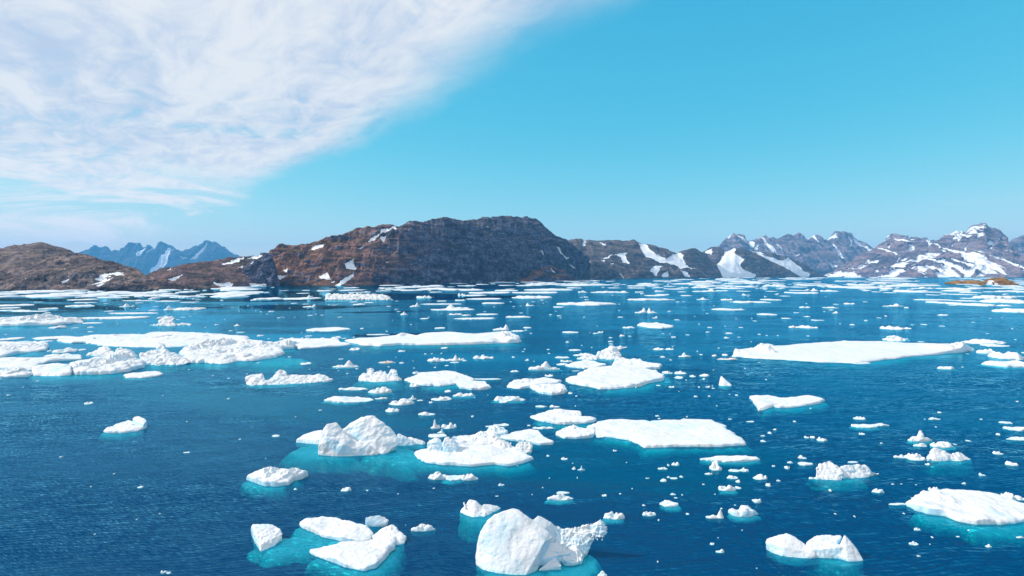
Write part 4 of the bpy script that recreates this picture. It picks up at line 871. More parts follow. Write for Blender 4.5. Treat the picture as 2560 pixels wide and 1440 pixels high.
berg('castle-like berg with a row of jagged teeth along its crest', [
    [G(2022, 60.2), G(2046, 59.2), G(2050, 62), G(2026, 62), PD(2021, 1200, 60.2), PD(2024, 1195, 60.4), PD(2040, 1192, 60.6), PD(2046, 1200, 59.6)],
    [G(2040, 59.6), G(2100, 59), G(2100, 63), G(2044, 63.4), PD(2040, 1170, 61.4), PD(2047, 1160, 62), PD(2052, 1162, 62), PD(2062, 1154, 62.4), PD(2072, 1150, 62.6), PD(2084, 1156, 62.4), PD(2100, 1168, 61.6), PD(2110, 1184, 60.2)],
    [G(2090, 59.4), G(2160, 60.4), G(2180, 61.6), G(2160, 64), G(2090, 63.4), PD(2094, 1168, 62), PD(2112, 1163, 62.4), PD(2118, 1163, 62.4), PD(2140, 1170, 62.2), PD(2152, 1162, 62.8), PD(2162, 1162, 63), PD(2172, 1170, 62.6), PD(2182, 1176, 62.2), PD(2176, 1188, 61.2)],
    [G(2170, 61.4), G(2198, 62), G(2180, 63), PD(2178, 1178, 62), PD(2200, 1180, 62.2)],
], 0.08, 0.22, 26, 'the castle-like berg', (2020, 2200, 1149, 1207), fine=0.07, crag=0.12, subs=[[G(2044, 59.2, -.4), G(2090, 58.5, -.4), G(2170, 60.4, -.3), G(2160, 63, -.3), G(2050, 63, -.3), G(2100, 60, -2)]], sdeep=0.8)
YM()
YM(64, 65.4, 0.45)
berg('crumbly white berg with one steep tower at its end, near the castle-like berg', [
    [G(2317, 66.4), G(2360, 65.2), G(2380, 66), G(2376, 70), G(2325, 70), PD(2317, 1142, 67), PD(2325, 1124, 68.2), PD(2332, 1118, 68.8), PD(2344, 1121, 68.8), PD(2364, 1126, 68.4), PD(2372, 1136, 67.6), PD(2370, 1150, 66)],
    [G(2370, 65.4), G(2430, 66.2), G(2425, 69), G(2375, 69.6), PD(2374, 1134, 68), PD(2392, 1134, 68.2), PD(2402, 1129, 68.6), PD(2412, 1138, 68), PD(2431, 1146, 67.2), PD(2400, 1152, 66)],
], 0.09, 0.25, 27, 'the one-towered berg', (2316, 2431, 1117, 1157), fine=0.06, crag=0.14, subs=[[G(2330, 65, -.4), G(2380, 64.2, -.4), G(2424, 65.4, -.4), G(2420, 69, -.3), G(2330, 70, -.3), G(2370, 67, -2)]])
YM()
floe('low domed floe with a knob near one end, in front of the twin-peaked iceberg', [(616, 1199), (632, 1194), (650, 1186), (690, 1180), (730, 1182), (752, 1186), (769, 1190), (755, 1198), (735, 1202), (722, 1212), (690, 1216), (660, 1214), (635, 1206)], 0.7, 'the low domed floe', seed=56, lumps=[(672, 1196, 60, 2.2, 13), (720, 1196, 80, 2, 12), (690, 1208, 90, 1.2, 4)], sub=(1.1, .3, 1.4, -0.3, -0.7), rough=0.1)
floe('small almond-shaped floe by itself in open rippled water', [(260, 1079), (275, 1070), (300, 1062), (320, 1056), (345, 1060), (367, 1064), (366, 1070), (345, 1078), (310, 1083), (270, 1083)], 0.4, 'the lone almond floe', seed=57, sub=(1.08, .3, 1.2, 0, -0.7), lumps=[(325, 1068, 50, 2, 5)])
berg('smooth egg-shaped ice knob standing on the far end of the lone almond floe', [
    [G(334, 77.8), G(352, 77.2), G(366, 78), G(364, 80), G(338, 80), PD(332, 1046, 79), PD(338, 1041, 79.4), PD(348, 1040, 79.4), PD(362, 1046, 79), PD(367, 1052, 78.4), PD(360, 1060, 77.6)]], 0.09, 0.1, 28, name='ice_chunk', cat='ice chunk')

berg('rounded boulder of ice resting on the pointed end of the great raft floe', [
    [G(1890, 166), G(1932, 165), G(1936, 172), G(1892, 172), PD(1891, 878, 167), PD(1892, 866, 169), PD(1900, 859, 170), PD(1918, 858, 170.5), PD(1932, 861, 170), PD(1920, 872, 168), PD(1912, 882, 165.5)]], 0.25, 0.4, 81, fine=0.12, crag=0.2, name='ice_chunk', cat='ice chunk')
berg('wedge of piled ice breaking up the far end of the great raft floe', [
    [G(2370, 156), G(2430, 155), G(2445, 158), G(2375, 166), PD(2368, 874, 160), PD(2392, 866, 163), PD(2412, 861, 165), PD(2424, 866, 163), PD(2444, 878, 158), PD(2420, 882, 155)],
    [G(2330, 160), G(2372, 158), G(2372, 166), G(2332, 166), PD(2334, 874, 162), PD(2350, 867, 165), PD(2366, 863, 166), PD(2380, 870, 163)],
], 0.25, 0.6, 82, fine=0.2, crag=0.4, mat=M_blueice, name='ice_chunk', cat='ice chunk')
# ---- the crowded ice at the left
floe('wide flat snow-covered floe, farthest of the crowded ice at the left', [(150, 856), (165, 849), (230, 842), (320, 838), (360, 838), (380, 833), (445, 832), (520, 838), (600, 843), (625, 849), (560, 857), (500, 862), (430, 868), (330, 867), (260, 864), (225, 858), (210, 857), (180, 858)], 0.7, 'the wide cracked floe', seed=71, nth=240, lumps=[(430, 838, 60, 6, 4), (490, 842, 50, 6, 4)], rough=0.3)
floe('rough broad floe crowded with heaped snowy blocks, next to the blue-faced berg', [(437, 905), (470, 895), (450, 888), (460, 878), (480, 868), (520, 857), (600, 851), (690, 862), (722, 857), (735, 861), (728, 872), (700, 874), (708, 885), (690, 894), (640, 901), (590, 905), (550, 909), (520, 908), (480, 908)], 1.0, 'the rough broad floe', seed=72, nth=260, cen=(580, 882),
     lumps=[(520, 872, 60, 8, 14), (560, 868, 50, 8, 12), (480, 880, 60, 7, 10), (530, 890, 60, 5, 8), (600, 880, 60, 6, 8), (570, 900, 40, 4, 7), (610, 864, 40, 6, 7), (650, 866, 40, 5, 6), (725, 868, 26, 5, 12), (500, 900, 50, 4, 7)], rough=0.5, sub=(1.12, .3, 2, 0.5, -3.4))
berg('berg of piled ice blocks with a smooth shaded blue side, tallest of the crowded ice', [
    [G(345, 133), G(400, 131), G(440, 132), G(470, 136), G(450, 146), G(360, 146), PD(350, 896, 136), PD(352, 884, 140), PD(372, 878, 142), PD(392, 876, 143), PD(412, 874, 144), PD(430, 882, 142), PD(440, 890, 138), PD(478, 904, 134), PD(380, 900, 134)],
    [G(286, 140), G(340, 139), G(345, 150), G(290, 150), PD(284, 890, 142), PD(288, 876, 146), PD(304, 870, 148), PD(318, 873, 148), PD(332, 882, 145), PD(336, 892, 141)],
    [G(218, 147), G(285, 143), G(285, 152), G(230, 154), PD(222, 886, 149), PD(240, 877, 151), PD(256, 868, 153), PD(268, 867, 153), PD(284, 876, 150), PD(288, 888, 145)],
    [G(390, 148), G(420, 147), G(420, 154), G(392, 154), PD(392, 868, 151), PD(396, 856, 154), PD(408, 858, 154), PD(412, 870, 150)],
], 0.2, 0.7, 29, 'the blue-sided berg', (218, 480, 856, 912), fine=0.2, crag=0.45, subs=[[G(300, 132, -.5), G(400, 128, -.6), G(480, 132, -.5), G(470, 146, -.4), G(260, 152, -.4), G(380, 138, -3)]])
floe('flat snow floe behind the blue-faced block, thin and broken along its far side', [(-60, 905), (20, 897), (80, 897), (200, 892), (200, 899), (120, 906), (100, 912), (80, 925), (40, 927), (-10, 920), (-80, 925)], 0.6, 'the thin broken floe', seed=73, rough=0.25)
berg('square-cut ice block with a smooth glowing blue front and snow-covered top', [
    [G(82, 118.6), G(130, 117.4), G(176, 118.6), G(178, 128), G(84, 128), PD(80, 926, 120), PD(80, 916, 122), PD(100, 911, 124), PD(130, 909, 124.5), PD(160, 909, 124), PD(178, 912, 123), PD(178, 930, 119), PD(88, 934, 118.6)]], 0.18, 0.25, 30, 'the blue-fronted block', (80, 178, 908, 941), fine=0.02, mat=M_blueice, subs=[[G(80, 117, -.4), G(130, 115.4, -.4), G(190, 117, -.4), G(190, 126, -.4), G(80, 126, -.4), G(130, 121, -3)]])
floe('rugged snowy floe with a bright turquoise near edge, joined to the blue-fronted block', [(176, 928), (180, 912), (230, 905), (280, 900), (330, 905), (368, 913), (350, 921), (320, 930), (280, 935), (220, 937), (185, 936)], 1.1, 'the turquoise-edged floe', seed=74, nth=200, lumps=[(300, 910, 50, 6, 16), (250, 915, 60, 5, 10), (200, 925, 40, 4, 10), (285, 926, 60, 3, 7), (225, 930, 40, 3, 8), (335, 912, 40, 4, 8)], rough=0.45, sub=(1.12, .3, 1.6, 0, -3.0))
floe('low white floe at the picture edge in front of the blue-fronted block', [(-60, 932), (0, 930), (60, 928), (82, 935), (70, 942), (20, 944), (-60, 944)], 0.6, None, seed=75, rough=0.4)
floe('crumbly floe of heaped snow with a dark green pool on its near side', [(-60, 866), (0, 862), (60, 862), (100, 861), (122, 866), (112, 876), (80, 880), (40, 886), (10, 893), (-60, 893)], 1.0, 'the green-pooled floe', seed=76, lumps=[(60, 872, 40, 6, 6), (90, 870, 50, 6, 6), (20, 880, 60, 6, 6), (110, 870, 30, 5, 5), (-10, 876, 50, 6, 6)], rough=0.5, sub=(1.12, .3, 1.6, 2, -5))
floe('long ridged floe with turquoise ice along its waterline, cut by the picture edge', [(-80, 806), (0, 801), (60, 799), (120, 798), (205, 803), (200, 807), (160, 811), (140, 812), (60, 815), (-80, 815)], 1.6, 'the turquoise-banded floe', seed=77, nth=200, lumps=[(92, 806, 60, 14, 11), (50, 808, 60, 14, 8), (0, 809, 60, 14, 7), (170, 807, 50, 10, 7), (125, 807, 40, 10, 6)], rough=0.5, sub=(1.05, .2, 2, 0, -9))
YM(232, 241, 0.6)
berg('arched berg with a flat turquoise cap balanced on a crumbled stem', [
    [G(392, 242), G(440, 240), G(440, 258), G(396, 258), PD(394, 815, 244), PD(400, 802, 250), PD(412, 797, 254), PD(432, 800, 252), PD(440, 812, 246)],
    [G(368, 243), G(400, 241), G(400, 252), G(372, 252), PD(370, 816, 245), PD(395, 809, 250), PD(404, 816, 244)],
    [PD(390, 796, 256), PD(396, 792, 258), PD(420, 791, 260), PD(438, 793, 258), PD(443, 798, 254), PD(424, 800, 252), PD(400, 801, 252), PD(420, 797, 262)],
    [G(440, 246), G(478, 246), G(478, 254), G(442, 254), PD(442, 810, 249), PD(456, 809, 250), PD(468, 808, 250), PD(479, 813, 248)],
], 0.4, 1.1, 33, 'the capped berg', (368, 480, 790, 820), fine=0.3, crag=0.6)
YM(128, 134.5, 0.6)
YM()
berg('long low berg with a smooth shoulder and a turquoise foot, beside the rough broad floe', [
    [G(633, 141), G(655, 140), G(655, 148), G(636, 148), PD(632, 910, 142), PD(640, 901, 145), PD(652, 902, 145), PD(656, 912, 141)],
    [G(656, 137), G(680, 134.5), G(740, 134.5), G(752, 138), G(745, 146), G(660, 146), PD(653, 908, 141), PD(660, 902, 144), PD(690, 897, 146), PD(714, 896, 146.5), PD(728, 903, 144), PD(752, 903, 143), PD(750, 912, 139), PD(700, 915, 136)],
], 0.18, 0.55, 34, 'the turquoise-footed berg', (631, 778, 896, 922), fine=0.12, crag=0.3, subs=[[G(620, 136, -.4), G(690, 130, -.4), G(755, 132, -.4), G(780, 138, -.4), G(750, 146, -.4), G(640, 146, -.4), G(700, 139, -3)]])
YM()
YM(107, 107, 0.6)
berg('long wedge-tailed berg with a cube-like block at its tall end', [
    [G(615, 109.5), G(640, 107), G(665, 108), G(665, 116), G(618, 116), PD(615, 955, 110.5), PD(614, 940, 113), PD(626, 936, 114.4), PD(650, 934, 115), PD(655, 942, 113.5), PD(662, 955, 110.5)],
    [PD(652, 945, 113), PD(654, 932, 114), PD(660, 940, 113.4), PD(664, 952, 112), PD(648, 950, 112), PD(656, 950, 115)],
    [G(640, 106.6), G(700, 108.6), G(780, 112.5), G(832, 115.6), G(825, 120), G(670, 120), PD(665, 950, 112), PD(684, 940, 115.5), PD(700, 938, 116.5), PD(740, 936, 118), PD(800, 936, 119), PD(815, 940, 118), PD(832, 948, 116)],
    [G(680, 113), G(715, 113), G(715, 119), G(684, 119), PD(682, 936, 116), PD(700, 931, 117.5), PD(702, 923, 118), PD(712, 926, 118), PD(717, 934, 117)],
], 0.14, 0.4, 35, 'the wedge-tailed berg', (615, 832, 923, 968), fine=0.12, crag=0.25)
YM()
YM(111, 113.6, 0.55)
berg('crown-shaped berg with three blunt towers and a turquoise foot', [
    [G(894, 115.8), G(940, 113.6), G(985, 114.6), G(1004, 118), G(990, 124), G(904, 124), PD(894, 948, 117), PD(898, 940, 119), PD(914, 932, 121), PD(950, 930, 121.5), PD(990, 938, 120), PD(1003, 946, 118), PD(940, 950, 115)],
    [PD(916, 940, 119), PD(917, 922, 121.5), PD(924, 920, 122), PD(937, 921, 122), PD(936, 935, 119.6), PD(920, 932, 123)],
    [PD(934, 940, 118.6), PD(940, 927, 121), PD(952, 923, 121.6), PD(966, 927, 121.4), PD(968, 940, 119), PD(950, 935, 123)],
    [PD(972, 940, 119), PD(974, 925, 121), PD(977, 921, 121.4), PD(990, 925, 121), PD(994, 938, 119), PD(984, 932, 123)],
], 0.14, 0.4, 36, 'the crown-shaped berg', (894, 1004, 920, 958), fine=0.10, crag=0.22, subs=[[G(888, 115, -.4), G(930, 111, -.4), G(990, 112, -.4), G(1010, 117, -.4), G(990, 124, -.4), G(900, 124, -.4), G(945, 118, -3)]])
YM()
berg('small shark-fin-shaped spire of ice standing alone in rippled water', [
    [G(1797, 108), G(1812, 106.6), G(1829, 107.4), G(1826, 111), G(1800, 111), PD(1797, 962, 108.4), PD(1802, 955, 109.4), PD(1800, 944, 110), PD(1803, 939, 110.2), PD(1808, 946, 110), PD(1818, 952, 109.4), PD(1829, 963, 107.8)]], 0.12, 0.16, 37, 'the shark-fin spire', (1797, 1829, 938, 968), fine=0.06, crag=0.05)
berg('long lumpy berg of crumbled white ice off the headland foot, flat-topped and pitted', [
    [G(812, 468), G(980, 468), G(975, 500), G(818, 500), PD(815, 744, 480), PD(818, 736, 490), PD(850, 735, 492), PD(900, 738, 492), PD(930, 735, 492), PD(965, 738, 490), PD(975, 746, 478)]], 0.9, 2.2, 38, 'the pitted berg', (808, 980, 734, 751), fine=0.9, crag=1.6)
for a in ((1700, 655, 'the dark headland cliff', 420, 50), (200, 690, 'the low rocky hill', 200, 30), (530, 700, 'the brown headland shoulder', 130, 20), (2460, 704, 'the ochre islet', 80, 9), (1900, 672, 'the snow-patched hills', 200, 20), (2300, 660, 'the snowy mountain', 240, 34)):
    LAND.append(a if a[0] != 1700 else (1230, 660, a[2], 220, 46))

# ---- every other piece one can tell apart: x0 x1 top base kind [peak] in photo pixels of a 5x enlargement, then a 3.13x one
TILES = [
(0, 690, 5, '''0 390 350 378 f;0 230 388 410 f;0 380 412 438 l;180 620 430 448 f;440 525 320 330 f;880 1240 282 304 f;1230 1600 245 275 l;1520 1930 300 314 f;1940 2260 306 320 f;2260 2490 318 333 f;940 1200 322 336 f;1300 1350 335 346 f;830 1180 352 385 l;500 720 385 416 l;545 640 447 468 l;225 480 488 518 f;1320 1410 430 445 f;1360 1980 447 477 f;980 1900 497 543 f;1510 1640 335 388 s .55;1640 1690 350 385 l;1860 2000 230 290 l;2130 2560 228 272 l;2330 2350 258 275 l;2400 2440 275 290 l;2450 2510 288 300 f;2050 2180 365 430 s .45;2170 2570 370 430 l;1865 1960 405 437 f;1920 1980 375 385 f;1030 1280 575 597 f;640 820 600 655 l;900 985 640 655 f;1100 1170 628 645 l;1100 1160 685 700 l;0 235 760 812 f;390 1000 745 797 f;510 650 800 828 f;1040 1140 735 765 l;2260 2310 510 518 f;2370 2400 495 505 f;60 85 720 738 l;0 320 188 208 f;0 160 215 240 f;640 760 195 208 f;240 560 235 262 f;560 830 232 250 f;700 800 262 278 f;1100 1300 170 205 l;420 660 172 190 f;880 1000 160 185 l;1680 1800 232 262 l;1370 1520 215 232 f;1700 1790 330 340 f;1150 1400 205 225 f;1820 2060 200 212 f;2240 2500 184 196 f'''),
(512, 690, 5, '''230 360 230 242 f;390 580 228 238 f;210 380 250 270 f;190 235 285 307 l;570 650 288 306 l;620 980 258 300 f;980 1440 262 295 f;1250 1390 225 285 s .4;1150 1310 210 220 f;1410 1600 178 192 f;1780 2000 198 208 f;1950 2080 180 205 l;1050 1070 308 318 f;1080 1150 332 345 f;1280 1320 312 320 f;1220 1300 345 355 f;1230 1390 345 390 s .9;1540 1570 348 362 l;1810 1910 318 330 f;1855 2005 335 362 f;1990 2110 323 338 f;2270 2330 368 382 l;2400 2450 432 445 f;2440 2540 435 488 s .5;2330 2360 280 300 l;2380 2420 305 314 f;210 230 350 358 f;530 550 360 375 l;690 715 435 450 l;790 870 430 445 l;1290 1350 482 496 f;1375 1400 468 478 f;1450 1490 478 490 f;980 1000 514 522 f;1110 1135 508 516 f;125 175 595 612 l;360 450 592 625 s .5;1940 1990 642 662 l;2260 2290 678 694 l;1250 1830 630 697 f;0 20 630 645 l;25 45 692 706 l;300 345 678 688 f;400 490 697 709 f;660 740 728 752 l;2020 2320 720 740 f;935 1000 760 790 l;1050 1130 752 795 l;1180 1260 752 795 l;1250 1310 765 785 f;1250 1340 742 755 f;1440 1500 750 785 l;1580 1720 745 780 l;1720 1770 770 786 f;1850 1880 752 770 l;785 815 775 788 l;1800 1950 885 930 l;620 800 190 210 l;100 420 95 130 l;570 780 98 130 l;2140 2340 165 190 l;2350 2510 165 180 f'''),
(512, 860, 5, '''2410 2510 72 98 l;1675 1735 180 192 f;1600 1940 192 298 s .6;2165 2385 200 242 o;2430 2490 220 243 l;1300 1320 307 320 l;280 315 422 432 f;90 110 390 400 f;1655 2040 530 578 l;2040 2355 522 625 l;1500 2130 643 740 f;2120 2290 655 693 l;2250 2440 782 857 l;280 310 670 690 l;1425 1440 820 830 l;1195 1330 225 262 f'''),
(1024, 690, 5, '''80 280 222 275 l;240 410 188 205 f;360 810 140 180 f;0 95 90 105 f;0 180 126 140 f;250 430 105 120 f;600 700 190 245 l;700 1270 190 222 f;660 970 230 250 f;1270 1870 192 218 f;1060 1360 160 190 f;1190 1320 152 168 f;1420 2050 148 182 l;1960 2160 130 155 f;2095 2230 165 208 l;2255 2600 170 210 l;1270 1810 232 282 l;560 700 278 310 l;700 1160 270 295 f;340 470 305 318 f;0 135 320 388 s .7;140 660 340 358 f;250 820 400 432 f;450 760 350 415 s .2;880 1190 328 350 f;1450 1565 330 375 s .2;1520 1570 315 325 f;1630 1690 290 304 f;1660 1680 328 340 l;1250 1280 315 323 f;1285 1320 368 382 l;1380 1400 365 375 l;1040 1070 378 388 f;1820 2590 305 368 l;1790 1930 370 395 f;2190 2245 278 300 l;2170 2240 248 265 l;490 660 452 488 l;650 780 472 498 l;815 1110 465 490 f;920 960 440 448 f;550 1080 510 547 f;1200 1530 490 522 l;1370 1420 455 465 f;1745 1785 468 486 l;1840 1900 485 502 f;130 245 520 540 f;310 450 638 660 f;1030 1250 598 682 s .8;1265 1440 665 697 l;1420 1525 630 655 f;1500 1535 705 718 f;1905 2120 685 718 f;2345 2430 675 712 l;2290 2360 708 722 f;2490 2540 762 775 f;2480 2550 800 825 l;2490 2550 842 855 f;1950 2000 808 832 l;1425 1450 905 918 f;1400 1440 938 947 f;40 100 715 765 l;105 200 722 755 l;1430 1780 78 105 l;1330 1590 105 125 f;930 1330 60 85 f;550 730 85 98 f;1860 2200 95 112 f;2260 2560 92 115 f;2250 2380 35 65 f'''),
(1024, 860, 5, '''390 480 30 60 l;180 215 118 130 f;265 290 105 125 l;385 410 105 122 l;205 460 148 225 l;440 610 125 215 s .8;580 690 155 210 l;660 720 190 215 l;500 620 218 238 f;790 1065 125 190 l;1275 1320 150 170 l;1440 1495 172 210 l;1725 1760 110 122 f;1985 2145 58 88 f;2030 2300 105 152 l;1815 2010 150 182 f;1870 2040 190 228 l;1830 1985 240 268 f;300 335 280 298 l;440 490 262 275 f;1480 1880 205 330 s .55;1255 1370 318 352 l;1690 1800 368 410 l;810 1170 422 450 f;35 135 325 375 l;430 520 570 605 l;265 540 635 710 l;540 825 598 660 l;1055 1455 622 718 l;1120 1230 700 740 f;1980 2040 590 625 l;1565 1725 763 796 f;1745 1880 755 795 l;105 330 828 895 l;765 805 880 915 l;970 985 632 642 l;800 820 660 672 l;2030 2130 330 342 f;-260 60 665 770 l;-40 90 630 700 s .6;90 170 695 712 f;240 295 705 742 l;-10 150 470 540 l'''),
(1536, 860, 5, '''480 625 35 78 l;630 755 40 75 l;570 640 145 170 l;800 960 100 165 s .45;1060 1105 122 138 f;1215 1280 117 155 l;1345 1420 115 147 l;1280 1545 165 200 o;1615 1790 38 75 l;190 350 172 212 l;1290 1320 42 55 l;595 730 315 375 l;740 900 320 380 l;750 860 400 437 f;940 1020 372 415 l;1060 1190 365 410 l;1100 1135 420 445 l;1140 1195 505 545 l;1215 1235 515 530 l;1215 1255 545 560 f;680 755 518 547 l;520 585 510 525 f;990 1040 640 665 l;800 815 585 597 l;1885 1910 430 450 l;1930 1945 378 388 l;510 555 885 908 l;545 575 915 940 l;1420 1470 930 945 f;10 150 165 215 l'''),
(1536, 690, 5, '''0 185 170 210 l;255 370 185 205 f;320 380 205 225 l;500 635 170 195 l;510 700 218 240 f;370 650 235 252 f;110 770 268 308 l;45 75 340 352 f;820 940 130 152 l;960 1180 118 150 l;1190 1560 110 130 f;1270 1420 122 148 f;970 1270 155 198 s .8;1270 1420 160 192 f;790 900 188 202 f;830 960 228 250 f;1030 1180 262 298 s .5;1330 1480 270 305 l;1485 1720 290 340 f;1700 1930 308 338 f;1830 2080 285 305 f;1520 1700 180 195 f;1590 1700 215 242 s .2;775 815 312 327 f;850 890 312 322 f;2160 2520 188 222 f;2200 2370 165 185 f;2360 2440 145 185 l;2455 2550 145 188 s .4;1910 2030 185 195 f;1870 1910 240 262 l;2000 2060 210 230 l;2080 2200 245 255 f;245 400 385 465 s .8;390 535 388 465 s .3;665 705 420 447 l;475 545 497 530 s .7;45 75 418 430 f;40 110 507 518 f;750 815 540 552 f;1215 1610 402 430 f;1780 2030 465 492 f;2090 2210 520 536 f;1735 1780 550 565 f;2370 2450 493 512 l;2310 2455 365 400 l;2385 2410 333 345 l;2240 2310 447 462 l;2470 2560 537 560 f;285 750 575 660 f;100 260 618 655 l;1045 1070 590 605 l;1165 1220 633 648 f;1550 1610 635 648 f;2180 2300 600 650 l;2290 2535 600 655 l;1140 1200 685 705 l;710 775 745 772 l;60 130 712 755 l;170 215 745 757 f;890 940 728 740 f;1370 1440 752 780 l;1790 1830 720 732 l;1890 1920 735 745 l;2030 2060 735 747 l;2400 2440 738 753 l;1540 1570 755 768 l;590 630 712 722 l;1390 1480 700 722 l;400 560 100 130 f;160 380 130 155 f;740 980 90 105 f;1960 2140 90 130 l;2270 2560 95 120 f;1140 1300 45 60 f;300 460 70 100 f'''),
(2048, 690, 5, '''0 240 160 195 l;80 780 118 150 l;490 720 90 112 l;780 920 140 170 l;670 770 185 202 f;810 960 198 212 f;980 1520 188 208 f;1060 1500 105 125 l;1160 1450 120 160 l;1260 1460 92 105 f;1520 1900 165 195 l;1515 1620 200 230 l;1340 1500 228 242 f;1630 1900 220 238 f;1760 2010 190 212 l;2190 2400 175 200 l;1490 1960 135 165 l;1960 2450 138 162 f;1920 2450 212 290 l;2440 2560 245 258 f;1185 1640 285 308 f;1800 1920 262 285 f;1700 1970 300 320 f;1420 1720 310 348 f;1700 2120 318 378 f;2040 2800 265 345 l;1630 1720 355 370 f;2230 2400 345 378 l;2215 2800 392 465 l;300 450 325 355 l;180 240 342 357 f;60 230 378 402 l;165 240 435 468 s .6;800 1010 340 382 s .8;990 1050 365 380 f;1065 1120 372 402 l;1495 1600 465 495 l;820 850 482 505 l;730 775 512 527 f;565 610 535 562 l;0 60 543 557 f;385 450 590 615 l;250 270 590 600 l;775 1040 600 672 l;1045 1150 625 665 l;840 990 725 770 l;1240 1300 813 827 f;300 355 803 815 f;1280 1340 600 612 f;1150 1180 600 612 f;1500 1570 620 630 f;1910 1945 568 580 f;2090 2115 708 722 f;2400 2420 645 660 l;200 360 40 70 f;700 900 60 80 f;860 1080 30 45 f;2440 2560 175 200 l;2190 2330 250 262 f'''),
(2048, 820, 5, '''1800 2350 120 205 l;2040 2380 195 238 f;2000 2240 235 330 l;2160 2520 250 395 l;2050 2700 400 495 f;2440 2550 370 400 l;2540 2640 280 320 l;400 635 420 450 f;1475 1700 460 520 l;430 570 1095 1145 l;1480 1530 1040 1065 l;1350 1520 1110 1150 l;1310 1330 1130 1145 l;2005 2040 1130 1145 l'''),
(0, 820, 5, '''700 960 230 310 l;950 1050 255 290 f;560 1020 308 365 l;1550 2040 535 630 f;1550 1900 575 632 l;590 650 265 295 l;450 490 655 668 f;270 300 735 742 f;2350 2380 510 522 l'''),
(0, 960, 2.977, '''50 75 75 86 l;630 690 128 152 l;440 470 533 546 l;1365 1415 503 515 f;1020 1068 753 776 l;1195 1240 1380 1412 l;1240 1278 1388 1414 l;2025 2085 373 393 l;1780 1795 405 413 l;1385 1395 275 282 l'''),
(560, 980, 3.13, '''545 575 748 768 l;915 1000 733 780 l;1110 1135 763 775 l;1355 1370 790 800 l;375 440 330 352 l;115 130 362 372 l;1453 1655 1022 1094 l;740 770 135 145 l'''),
(1000, 980, 3.13, '''220 380 605 690 l;340 500 640 696 f;470 612 625 694 l;765 820 710 735 l;1145 1170 487 505 l;1260 1315 505 532 l;1345 1375 580 608 l;1390 1450 568 615 s .5;1135 1358 790 852 l;1225 1328 775 800 f;1580 1620 795 818 l;745 770 808 818 l;1590 1762 926 1000 l;1545 1625 1395 1450 l;240 320 205 290 s .4;320 445 225 290 l;218 370 318 360 f;292 350 283 325 s .6;665 760 262 275 f;755 858 243 270 f;1035 1215 262 292 l;1530 1605 332 360 f;995 1020 255 267 f;255 275 745 757 l'''),
(1500, 980, 3.13, '''435 465 178 192 l;455 475 198 212 l;735 765 25 40 l;770 1250 490 555 f;853 957 495 618 l;450 530 580 608 l;525 545 555 582 l;558 622 542 578 l;815 880 622 648 l;470 525 673 703 l;520 548 655 672 l;550 610 665 685 f;620 655 648 670 l;355 390 665 680 l;1005 1100 598 627 f;1090 1165 585 625 l;990 1080 640 682 l;1060 1100 675 710 l;925 1070 710 778 l;1060 1105 735 762 f;1200 1310 630 690 l;1295 1335 703 740 l;1380 1415 683 700 l;800 820 713 727 l;545 595 783 808 l;465 620 838 905 f;330 440 922 972 l;1195 1262 810 870 l;830 970 915 993 s .8;1003 1235 862 980 l;1445 1480 565 605 l;1345 1370 568 585 l;1545 1615 488 525 l;1465 1510 535 558 l;1550 1665 542 578 f;860 895 1168 1198 l;905 975 1222 1260 l;450 465 990 1010 l;1255 1295 330 348 l;1310 1345 305 328 l;1355 1380 282 300 l;1255 1300 368 392 l;1510 1535 222 235 l;1145 1210 225 237 f;100 135 445 465 l;580 608 822 834 f'''),
(2000, 980, 3.13, '''35 70 340 362 l;80 120 338 365 l;130 210 343 388 l;400 605 242 285 f;535 700 235 268 l;460 510 315 335 l;840 1035 290 392 s .55;1020 1195 370 437 l;885 1000 393 430 l;725 870 478 520 l;840 975 465 540 l;1560 1655 225 250 f;1605 1800 260 310 f;1615 1800 350 382 f;1510 1585 458 490 l;1610 1700 530 580 l;1400 1450 628 658 l;1535 1565 318 340 l;1300 1335 372 388 f;225 245 748 780 l;560 660 748 792 l;1010 1100 725 785 l;690 840 868 888 f;1575 1680 760 850 l;1660 1760 800 850 l;890 945 1055 1085 l;855 930 1162 1200 l;1450 1500 1185 1218 l;915 945 1268 1290 l;1690 1750 1115 1145 l;1310 1330 1073 1088 l;370 455 538 558 f;785 800 712 722 l;1220 1250 1125 1138 f;980 1015 545 575 l;1265 1295 702 722 l;1430 1480 795 818 l;1640 1690 858 885 f'''),
]
items = []
for x0_, y0_, k_, txt in TILES:
    for e in txt.split(';'):
        f = e.split()
        a, b, c, d = (float(q) for q in f[:4])
        items.append((x0_ + a / k_, x0_ + b / k_, y0_ + c / k_, y0_ + d / k_, f[4], float(f[5]) if len(f) > 5 else 0.5))
items.sort(key=lambda q: -(q[1] - q[0]) * (q[3] - q[2]))
NMAX = 300 - 46
singles, rest = items[:NMAX], items[NMAX:]

